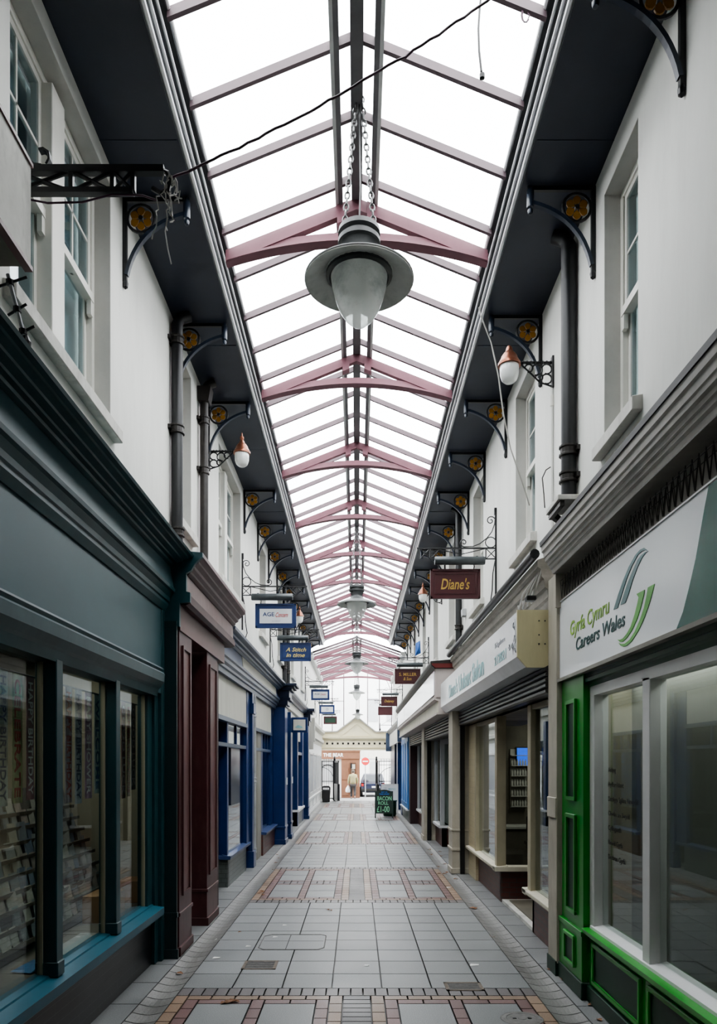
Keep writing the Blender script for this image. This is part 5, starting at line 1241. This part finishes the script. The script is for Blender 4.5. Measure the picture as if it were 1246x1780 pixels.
wr('EAT IN', M['chalk_blue'], (.24, .46, .955, 1.0)); wr('TAKE AWAY', M['chalk_blue'], (.16, .54, .875, .93))
bd, wr = a_board(1.35, 31.2, .70, 1.2, 'white poster sandwich board behind the green chalkboard', M['frame_white'], M['sign_white'], False)
wr('CAFE', M['ink_grey'], (.1, .22, .98, 1.08)); wr('MENU', M['ink_pale_teal'], (.3, .6, .96, 1.04))
r = thing('waste_bin', 'dark green round planter bin behind the chalkboard', 'bin', (1.28, 29.5, 0))
build('body', MB().lathe([(.22, 0), (.25, .02), (.27, .55), (.28, .6), (.25, .6), (.24, .1), (0, .08)], (1.28, 29.5, 0), 20), M['green_plinth'], r, smooth=True)
build('rim', MB().lathe([(.27, .57), (.295, .58), (.295, .61), (.27, .62)], (1.28, 29.5, 0), 20), M['green_plinth'], r)

# ------------------------------------------------------------------ far end: pediment, gable glass, gates
r = thing('gateway_pediment', 'cream pediment beam with a row of round holes over the gates', 'pediment', (0, 42, 2.8))
build('beam', MB().box(-1.99, 1.99, 41.9, 42.2, 2.80, 3.46), M['pediment'], r)
mo = MB().box(-1.995, 1.995, 41.82, 42.2, 2.78, 2.86).box(-1.995, 1.995, 41.84, 42.2, 2.90, 2.93).box(-1.995, 1.995, 41.80, 42.2, 3.38, 3.44).box(-1.995, 1.995, 41.76, 42.2, 3.44, 3.50)
build('moulding', mo, M['pediment'], r)
build('parapet', MB().prism_y([(-1.995, 3.5), (1.995, 3.5), (1.995, 3.80), (1.03, 3.80), (0, 4.62), (-1.10, 3.80), (-1.995, 3.80)], 41.9, 42.2), M['pediment'], r)
build('coping', MB().ribbon([(-1.995, 3.80), (-1.10, 3.80), (-.0, 4.63)], .07, 41.80, 42.22).ribbon([(0, 4.63), (1.03, 3.80), (1.995, 3.80)], .07, 41.80, 42.22), M['cornice_grey'], r)
build('tympanum_moulding', MB().ribbon([(-.86, 3.58), (0, 4.26), (.82, 3.58)], .05, 41.86, 41.92).box(-.9, .86, 41.86, 41.92, 3.55, 3.6), M['pediment'], r)
for k in range(12):
    x = -1.63+.29*k
    h = MB()
    for q in range(4):
        a = q*PI/2+PI/4; cx_, cz_ = x+.03*math.cos(a), 3.15+.03*math.sin(a)
        h.prism_y([(cx_+.034*math.cos(2*PI*i/10), cz_+.034*math.sin(2*PI*i/10)) for i in range(10)], 41.885, 41.9)
    build('quatrefoil', h, M['black'], r)
gw = struct('window_%d' % (wn[0]+1), 'glazed gable above the cream pediment', (0, 42, 3.8)); wn[0] += 1
gb = MB()
for x in (-1.93, -1.36, -.72, .60, 1.25, 1.93): gb.box(x-.022, x+.022, 42.0, 42.06, 3.6, 7.22-abs(x)*.34)
gb.box(-1.36, -.72, 42.0, 42.05, 5.48, 5.51); gb.box(.60, 1.25, 42.0, 42.05, 5.55, 5.58); gb.box(-1.93, -1.36, 42.0, 42.05, 5.1, 5.13)
build('glazing_bar', gb, M['bar_grey'], gw)
build('pane', MB().prism_y([(-1.95, 3.6), (1.95, 3.6), (1.95, 6.55), (0, 7.2), (-1.95, 6.55)], 42.03, 42.034), M['glass_gable'], gw)
sp = MB()
for s in (-1, 1):
    pts = [(s*(1.9-.35*t), 5.9+.75*math.sin(t*PI/2)) for t in [i/8 for i in range(9)]]
    sp.ribbon(pts, .03, 41.7, 41.74); sp.tube([(x, 41.72, z) for x, z in spiral(s*1.62, 6.1, .12, 1.3, 0, 20, s)], .012, 5)
build('corner_scroll', sp, M['pink'], gw)
hb = thing('hanging_bracket', 'thin black hanging bracket with a hook at the right of the pediment', 'bracket', (1.4, 41.6, 3.9))
build('bar', MB().tube([(2.0, 41.6, 4.15), (1.28, 41.6, 4.15)], .015, 6).tube([(1.95, 41.6, 4.55), (1.35, 41.6, 4.15)], .008, 5), M['iron'], hb)
build('finial', MB().lathe([(0, -.32), (.04, -.30), (.04, -.2), (.015, -.18), (.015, .1), (0, .12)], (1.28, 41.6, 4.15), 8), M['iron'], hb)

def gate(x0, x1, label, hinge):
    r = thing('iron_gate', label, 'gate', ((x0+x1)/2, 41.7, 0))
    y = 41.7
    build('frame', MB().box(x0, x0+.05, y-.025, y+.025, 0.03, 2.2).box(x1-.05, x1, y-.025, y+.025, .03, 2.2).box(x0, x1, y-.02, y+.02, 2.15, 2.19).box(x0, x1, y-.02, y+.02, 1.05, 1.09).box(x0, x1, y-.02, y+.02, .1, .15).box(x0, x1, y-.02, y+.02, 1.95, 1.98), M['iron'], r)
    b = MB(); n = 5
    for i in range(1, n): xx = x0+(x1-x0)*i/n; b.box(xx-.01, xx+.01, y-.01, y+.01, .1, 2.3)
    build('bar', b, M['iron'], r)
    w = x1-x0; cx_ = x0 if hinge > 0 else x1
    pts = [(cx_+hinge*w*math.cos(t), 1.08+.75*math.sin(t)) for t in [PI/2*i/12 for i in range(13)]]
    build('arch', MB().ribbon(pts, .03, y-.012, y+.012), M['iron'], r)
    return r
gate(-1.93, -1.27, 'black iron gate leaf standing at the left under the pediment', 1)
gate(1.20, 1.93, 'black iron gate leaf standing at the right under the pediment', -1)
def folded(x, label, dx=.0):
    r = thing('gate_post', label, 'gate post', (x, 41.2, 0))
    build('post', MB().box(x-.055, x+.055, 41.6, 41.75, 0, 2.3).lathe([(.03, 0), (.06, .04), (.05, .1), (0, .15)], (x, 41.67, 2.3), 8), M['iron'], r)
    lf = MB().box(x-.03, x+.10, 40.4, 41.6, .05, .95)
    for k in range(9): lf.box(x+.02, x+.05, 40.42+.14*k, 40.45+.14*k, .95, 2.15)
    lf.box(x+.0, x+.06, 40.4, 41.6, 2.1, 2.2)
    if dx: lf.xform(lambda v: Vector((v.x+dx*(41.6-v.y)/1.2, v.y, v.z)))
    build('folded_leaf', lf, M['iron'], r)
folded(-1.22, 'folded back black gate leaf and post left of the opening', .22); folded(1.08, 'folded back black gate leaf and post right of the opening')
r = thing('litter_bin', 'black litter bin with a white label at the left gate', 'litter bin', (-1.64, 40.4, 0))
build('body', MB().prism_y([(-1.82, 0), (-1.44, 0), (-1.40, .62), (-1.86, .62)], 40.2, 40.6), M['black'], r, bevel=.02)
build('hood', MB().prism_y([(-1.86, .62), (-1.40, .62), (-1.40, .78), (-1.48, .86), (-1.78, .86), (-1.86, .78)], 40.22, 40.58), M['black'], r, bevel=.02)
build('label_plate', MB().box(-1.79, -1.47, 40.205, 40.22, .66, .76), M['white_ink'], r)
text('lettering', 'LITTER', M['black'], r, (-1.76, 40.204, .67), (1, 0, 0), (0, 0, 1), (0, .26, .01, .07))

# ------------------------------------------------------------------ the street beyond
r = thing('public_house', 'brown fronted public house across the street with white lettering', 'building', (-3, 45.4, 0))
build('wall', MB().box(-9, .18, 45.4, 50, 0, 2.5).box(-9, .18, 45.42, 50, 2.5, 9), M['far_white'], r)
build('sign_fascia', MB().box(-2.6, .2, 45.25, 45.4, 2.32, 2.78).box(-2.6, .22, 45.2, 45.4, 2.76, 2.84), M['pub_brown'], r)
text('lettering', 'THE BEAR', M['white_ink'], r, (-2.0, 45.25, 2.45), (1, 0, 0), (0, 0, 1), (0, 1.2, 0, .22), bold=.02, depth=.01)
dr = build('door', MB().box(-.92, .18, 45.3, 45.4, 0, 2.32), M['pub_brown'], r)
build('door_recess', MB().box(-.42, -.05, 45.28, 45.3, 1.15, 2.1), M['pub_dark'], dr)
build('door_panel', MB().box(-.88, -.5, 45.27, 45.3, .15, 1.0).box(-.88, -.5, 45.27, 45.3, 1.1, 1.8).box(-.42, -.02, 45.27, 45.3, .15, 1.0), M['pub_brown'], dr)
build('fanlight', MB().box(-.32, -.1, 45.26, 45.28, 1.72, 2.0), M['panel_cream'], dr)
ln = MB().box(-.36, -.28, 45.12, 45.2, 1.75, 2.05).box(-.33, -.31, 45.16, 45.3, 2.05, 2.08)
build('porch_lantern', ln, M['iron'], r)
win = MB(); frame_panel(win, 0, 0, 0, 0, 0, 0) if False else None
build('window', MB().box(-2.3, -1.2, 45.36, 45.4, .9, 2.2), M['far_grey'], r)
build('window_arch', MB().tube([(-1.75+.42*math.cos(t), 45.34, 1.55+.42*math.sin(t)) for t in [PI*i/12 for i in range(13)]], .03, 6), M['iron'], r)
r = thing('terrace_building', 'white shop building beyond the street at the right', 'building', (4, 53, 0))
build('wall', MB().box(-.2, 14, 53, 58, 0, 9), M['far_white'], r)
build('shop_door', MB().box(.95, 1.35, 52.9, 53, 0, 2.2), M['far_grey'], r)
sh = MB()
for k in range(9): sh.box(2.3, 4.4, 52.9, 52.93, .3+.2*k, .46+.2*k)
build('roller_shutter', sh, M['far_grey'], r)
build('shop_fascia', MB().box(.3, 6, 52.85, 53, 2.4, 3.0), M['panel_cream'], r)
for x in (.8, 2.1): build('upper_window', MB().box(x, x+.7, 52.92, 53, 5.0, 6.6), M['far_grey'], r)
r = thing('street_facade', 'tall pale facade rising behind the glazed gable', 'building', (-3, 50.2, 0))
build('wall', MB().box(-14, -9.05, 45.4, 52, 0, 9), M['far_white'], r)
r = thing('road_sign', 'round red no entry road sign on a pole across the street', 'road sign', (.52, 46.0, 0))
build('pole', MB().cyl((.52, 46.03, 0), (.52, 46.03, 2.45), .03, n=8), M['pipe_grey'], r)
build('disc', MB().lathe([(0, -.01), (.235, -.01), (.24, 0), (0, .005)], (.52, 45.98, 2.18), 28, ax='y'), M['road_red'], r)
build('bar', MB().box(.36, .68, 45.955, 45.968, 2.14, 2.22), M['white_ink'], r)
# car
r = thing('car', 'dark blue hatchback seen from behind at the street corner', 'car', (1.05, 48.5, 0))
cx_ = 1.0
secs = [(46.55, .42, .70, .80), (46.60, .30, .74, .84), (46.9, .24, .78, .90), (47.6, .24, .80, .93), (48.8, .24, .80, .93), (49.8, .24, .80, .90), (50.4, .28, .78, .78), (50.6, .36, .70, .66)]
car = MB(); ring_n = 12; vs = []
for (yy, zb, hw, zt) in secs:
    for i in range(ring_n):
        a = 2*PI*(i+.5)/ring_n; c_, s_ = math.cos(a), math.sin(a)
        u = math.copysign(abs(c_)**.45, c_)*hw; w = (zb+zt)/2+math.copysign(abs(s_)**.45, s_)*(zt-zb)/2
        vs.append((cx_+u, yy, w))
k = len(secs)
car.add(vs, [(i*ring_n+j, i*ring_n+(j+1) % ring_n, (i+1)*ring_n+(j+1) % ring_n, (i+1)*ring_n+j) for i in range(k-1) for j in range(ring_n)]+[list(range(ring_n)), list(range(k*ring_n-1, (k-1)*ring_n-1, -1))])
build('body', car, M['car_blue'], r, smooth=True)
cab = MB().add([(cx_-.74, 46.62, .86), (cx_+.74, 46.62, .86), (cx_+.78, 49.8, .88), (cx_-.78, 49.8, .88), (cx_-.58, 46.95, 1.40), (cx_+.58, 46.95, 1.40), (cx_+.58, 48.9, 1.42), (cx_-.58, 48.9, 1.42)], [(0, 1, 5, 4), (1, 2, 6, 5), (2, 3, 7, 6), (3, 0, 4, 7), (4, 5, 6, 7)])
build('cabin', cab, M['car_blue'], r, bevel=.04)
build('rear_window', MB().add([(cx_-.62, 46.635, .93), (cx_+.62, 46.635, .93), (cx_+.52, 46.88, 1.33), (cx_-.52, 46.88, 1.33)], [(0, 1, 2, 3)]), M['car_glass'], r)
build('number_plate', MB().box(cx_-.08, cx_+.42, 46.52, 46.55, .56, .67), M['white_ink'], r)
build('bumper', MB().box(cx_-.74, cx_+.74, 46.50, 46.62, .34, .50), M['tyre'], r, bevel=.03)
for s in (-1, 1):
    build('tail_light', MB().box(cx_+s*.58, cx_+s*.72, 46.53, 46.6, .66, .82), M['tail_red'], r)
    for yy in (47.2, 49.7): build('wheel', MB().lathe([(0, -.09), (.18, -.09), (.29, -.07), (.29, .07), (.18, .09), (0, .09)], (cx_+s*.72, yy, .28), 20, ax='x'), M['tyre'], r)

# ------------------------------------------------------------------ the person
def skin(name, V, E, mat, parent, sub=1, root=0):
    me = bpy.data.meshes.new(name+'_sk'); b = base_of(parent)
    me.from_pydata([Vector(v[:3]) for v in V], E, [])
    o = bpy.data.objects.new(name+'_tmp', me); col.objects.link(o)
    m = o.modifiers.new('s', 'SKIN'); m.use_smooth_shade = True
    for i, v in enumerate(V):
        rr = v[3] if isinstance(v[3], tuple) else (v[3], v[3])
        me.skin_vertices[0].data[i].radius = rr; me.skin_vertices[0].data[i].use_root = (i == root)
    s = o.modifiers.new('d', 'SUBSURF'); s.levels = sub; s.render_levels = sub
    dg = bpy.context.evaluated_depsgraph_get(); dg.update()
    out = bpy.data.meshes.new_from_object(o.evaluated_get(dg)); bpy.data.objects.remove(o); bpy.data.meshes.remove(me)
    for v in out.vertices: v.co -= b
    out.materials.clear()
    return build(name, None, mat, parent, mesh=out)
px_, py_ = -.22, 44.2
pr_ = thing('person', 'person in a beige jacket and dark trousers walking away with a white bag', 'person', (px_, py_, 0))
#            x     y     z     r     (local, back towards the viewer)
Vb = [(0, 0, .86, .13), (0, .02, 1.02, .13), (0, .05, 1.20, .14), (0, .10, 1.36, .11), (0, .14, 1.44, .055), (0, .17, 1.52, .085), (0, .19, 1.60, .075),
      (-.09, 0, .80, .085), (-.10, .06, .46, .06), (-.10, -.03, .10, .042), (-.105, .08, .035, .035), (-.11, .15, .03, .03),
      (.09, 0, .80, .085), (.10, -.02, .46, .06), (.11, -.20, .13, .042), (.115, -.14, .045, .035), (.12, -.06, .03, .03),
      (-.19, .08, 1.33, .06), (-.24, .02, 1.06, .045), (-.26, .06, .84, .034), (-.265, .08, .78, .036),
      (.19, .08, 1.33, .06), (.24, .03, 1.06, .045), (.25, .13, .86, .034), (.25, .16, .80, .036),
      (0, .275, 1.545, .016), (-.085, .18, 1.545, .014), (.085, .18, 1.545, .014)]
Eb = [(0, 1), (1, 2), (2, 3), (3, 4), (4, 5), (5, 6), (0, 7), (7, 8), (8, 9), (9, 10), (10, 11), (0, 12), (12, 13), (13, 14), (14, 15), (15, 16),
      (3, 17), (17, 18), (18, 19), (19, 20), (3, 21), (21, 22), (22, 23), (23, 24), (5, 25), (5, 26), (5, 27)]
for hv, sx in ((20, -1), (24, 1)):
    hx, hy, hz, _ = Vb[hv]
    for k, (dy, l) in enumerate(((-.025, .065), (-.008, .075), (.010, .072), (.027, .055))):
        Vb.append((hx, hy+dy, hz-.035, .010)); Vb.append((hx-sx*.012, hy+dy, hz-.035-l*.5, .009)); Vb.append((hx-sx*.030, hy+dy, hz-.035-l, .008))
        n0 = len(Vb)-3; Eb += [(hv, n0), (n0, n0+1), (n0+1, n0+2)]
    Vb.append((hx-sx*.01, hy+.045, hz-.01, .011)); Vb.append((hx-sx*.02, hy+.058, hz-.05, .009)); n0 = len(Vb)-2; Eb += [(hv, n0), (n0, n0+1)]
off = lambda V: [(px_+v[0], py_+v[1], v[2], v[3]) for v in V]
skin('body', off(Vb), Eb, M['skin'], pr_, 1)
Vj = [(0, -.005, .80, (.18, .15)), (0, .02, 1.0, (.19, .16)), (0, .05, 1.20, (.19, .155)), (0, .09, 1.36, (.13, .12)), (0, .13, 1.43, .075),
      (-.19, .08, 1.34, .085), (-.25, .02, 1.06, .068), (-.262, .06, .86, .056), (.19, .08, 1.34, .085), (.25, .03, 1.06, .068), (.252, .13, .88, .056)]
skin('jacket', off(Vj), [(0, 1), (1, 2), (2, 3), (3, 4), (3, 5), (5, 6), (6, 7), (3, 8), (8, 9), (9, 10)], M['jacket'], pr_, 2)
Vt = [(0, 0, .86, .15), (-.09, 0, .78, .11), (-.10, .06, .46, .085), (-.10, -.03, .10, .07), (.09, 0, .78, .11), (.10, -.02, .46, .085), (.11, -.19, .15, .07)]
skin('trousers', off(Vt), [(0, 1), (1, 2), (2, 3), (0, 4), (4, 5), (5, 6)], M['trousers'], pr_, 2)
for V in ([(-.10, -.05, .05, .045), (-.105, .06, .045, .046), (-.11, .16, .035, .035)], [(.11, -.24, .06, .045), (.115, -.14, .05, .046), (.12, -.05, .035, .035)]):
    skin('shoe', off(V), [(0, 1), (1, 2)], M['shoe'], pr_, 1)
hr = MB(); n = 14; prof = [(0, .105), (.05, .10), (.085, .07), (.10, .02), (.098, -.03), (.085, -.06)]
hr.lathe(prof, (px_, py_+.165, 1.565), n)
build('hair', hr.xform(lambda v: Vector((v.x, v.y-.012, v.z+(.03 if v.y > py_+.2 else 0)))), M['hair'], pr_, smooth=True)
r = thing('carrier_bag', 'white plastic carrier bag hanging from the person\'s left hand', 'bag', (-.485, 44.28, .4))
build('sack', MB().lathe([(0, .36), (.10, .36), (.15, .40), (.165, .50), (.13, .62), (.06, .72), (.035, .76)], (-.50, 44.28, 0), 12), M['bag_white'], r, smooth=True)
build('handle', MB().tube([(-.515, 44.28, .74), (-.495, 44.28, .77), (-.475, 44.28, .74)], .008, 5), M['bag_white'], r)

# ------------------------------------------------------------------ sky, light, camera
w = bpy.data.worlds.new('overcast'); scene.world = w; w.use_nodes = True
nt = w.node_tree
for n in list(nt.nodes): nt.nodes.remove(n)
wo = nt.nodes.new('ShaderNodeOutputWorld'); bg = nt.nodes.new('ShaderNodeBackground')
bg.inputs['Color'].default_value = (.97, .985, 1.0, 1); bg.inputs['Strength'].default_value = 6.0
nt.links.new(bg.outputs[0], wo.inputs[0])
sun = bpy.data.lights.new('soft_sun', 'SUN'); sun.energy = 2.0; sun.angle = 1.2; sun.color = (1, .98, .95)
so = bpy.data.objects.new('soft_sun', sun); col.objects.link(so); so.rotation_euler = (math.radians(28), math.radians(12), 0); so.location = (0, 20, 15)

def shop_fill(x, y, z, e, sx, sy, c=(1, .93, .82)):  # added fill lamps without fittings, brightening what stands behind the shop glass
    l = bpy.data.lights.new('shop_light', 'AREA'); l.shape = 'RECTANGLE'; l.size = sx; l.size_y = sy; l.energy = e; l.color = c
    lo = bpy.data.objects.new('shop_light', l); col.objects.link(lo); lo.location = (x, y, z)
shop_fill(-2.95, 6.2, 3.1, 24, .9, 3.6, (1, .97, .92)); shop_fill(3.3, 12.6, 2.9, 26, .8, 2.4); shop_fill(2.22, 4.6, 2.72, 11, .16, 3.6, (1, 1, .97))
cam = bpy.data.cameras.new('camera'); co = bpy.data.objects.new('camera', cam); col.objects.link(co)
co.location = (0, 0, 2.02); co.rotation_euler = (PI/2, 0, 0)
cam.sensor_fit = 'AUTO'; cam.sensor_width = 36; cam.lens = 36*1320/1780
cam.shift_x = 3/1780; cam.shift_y = (1328-890)/1780
cam.clip_start = .05; cam.clip_end = 300
scene.camera = co
scene.view_settings.view_transform = 'AgX'
try: scene.view_settings.look = 'AgX - Medium High Contrast'
except Exception: pass
scene.view_settings.exposure = 0.6
scene.cycles.max_bounces = 8; scene.cycles.diffuse_bounces = 4; scene.cycles.glossy_bounces = 3; scene.cycles.transparent_max_bounces = 16
scene.cycles.use_denoising = True
scene.cycles.sample_clamp_indirect = 6
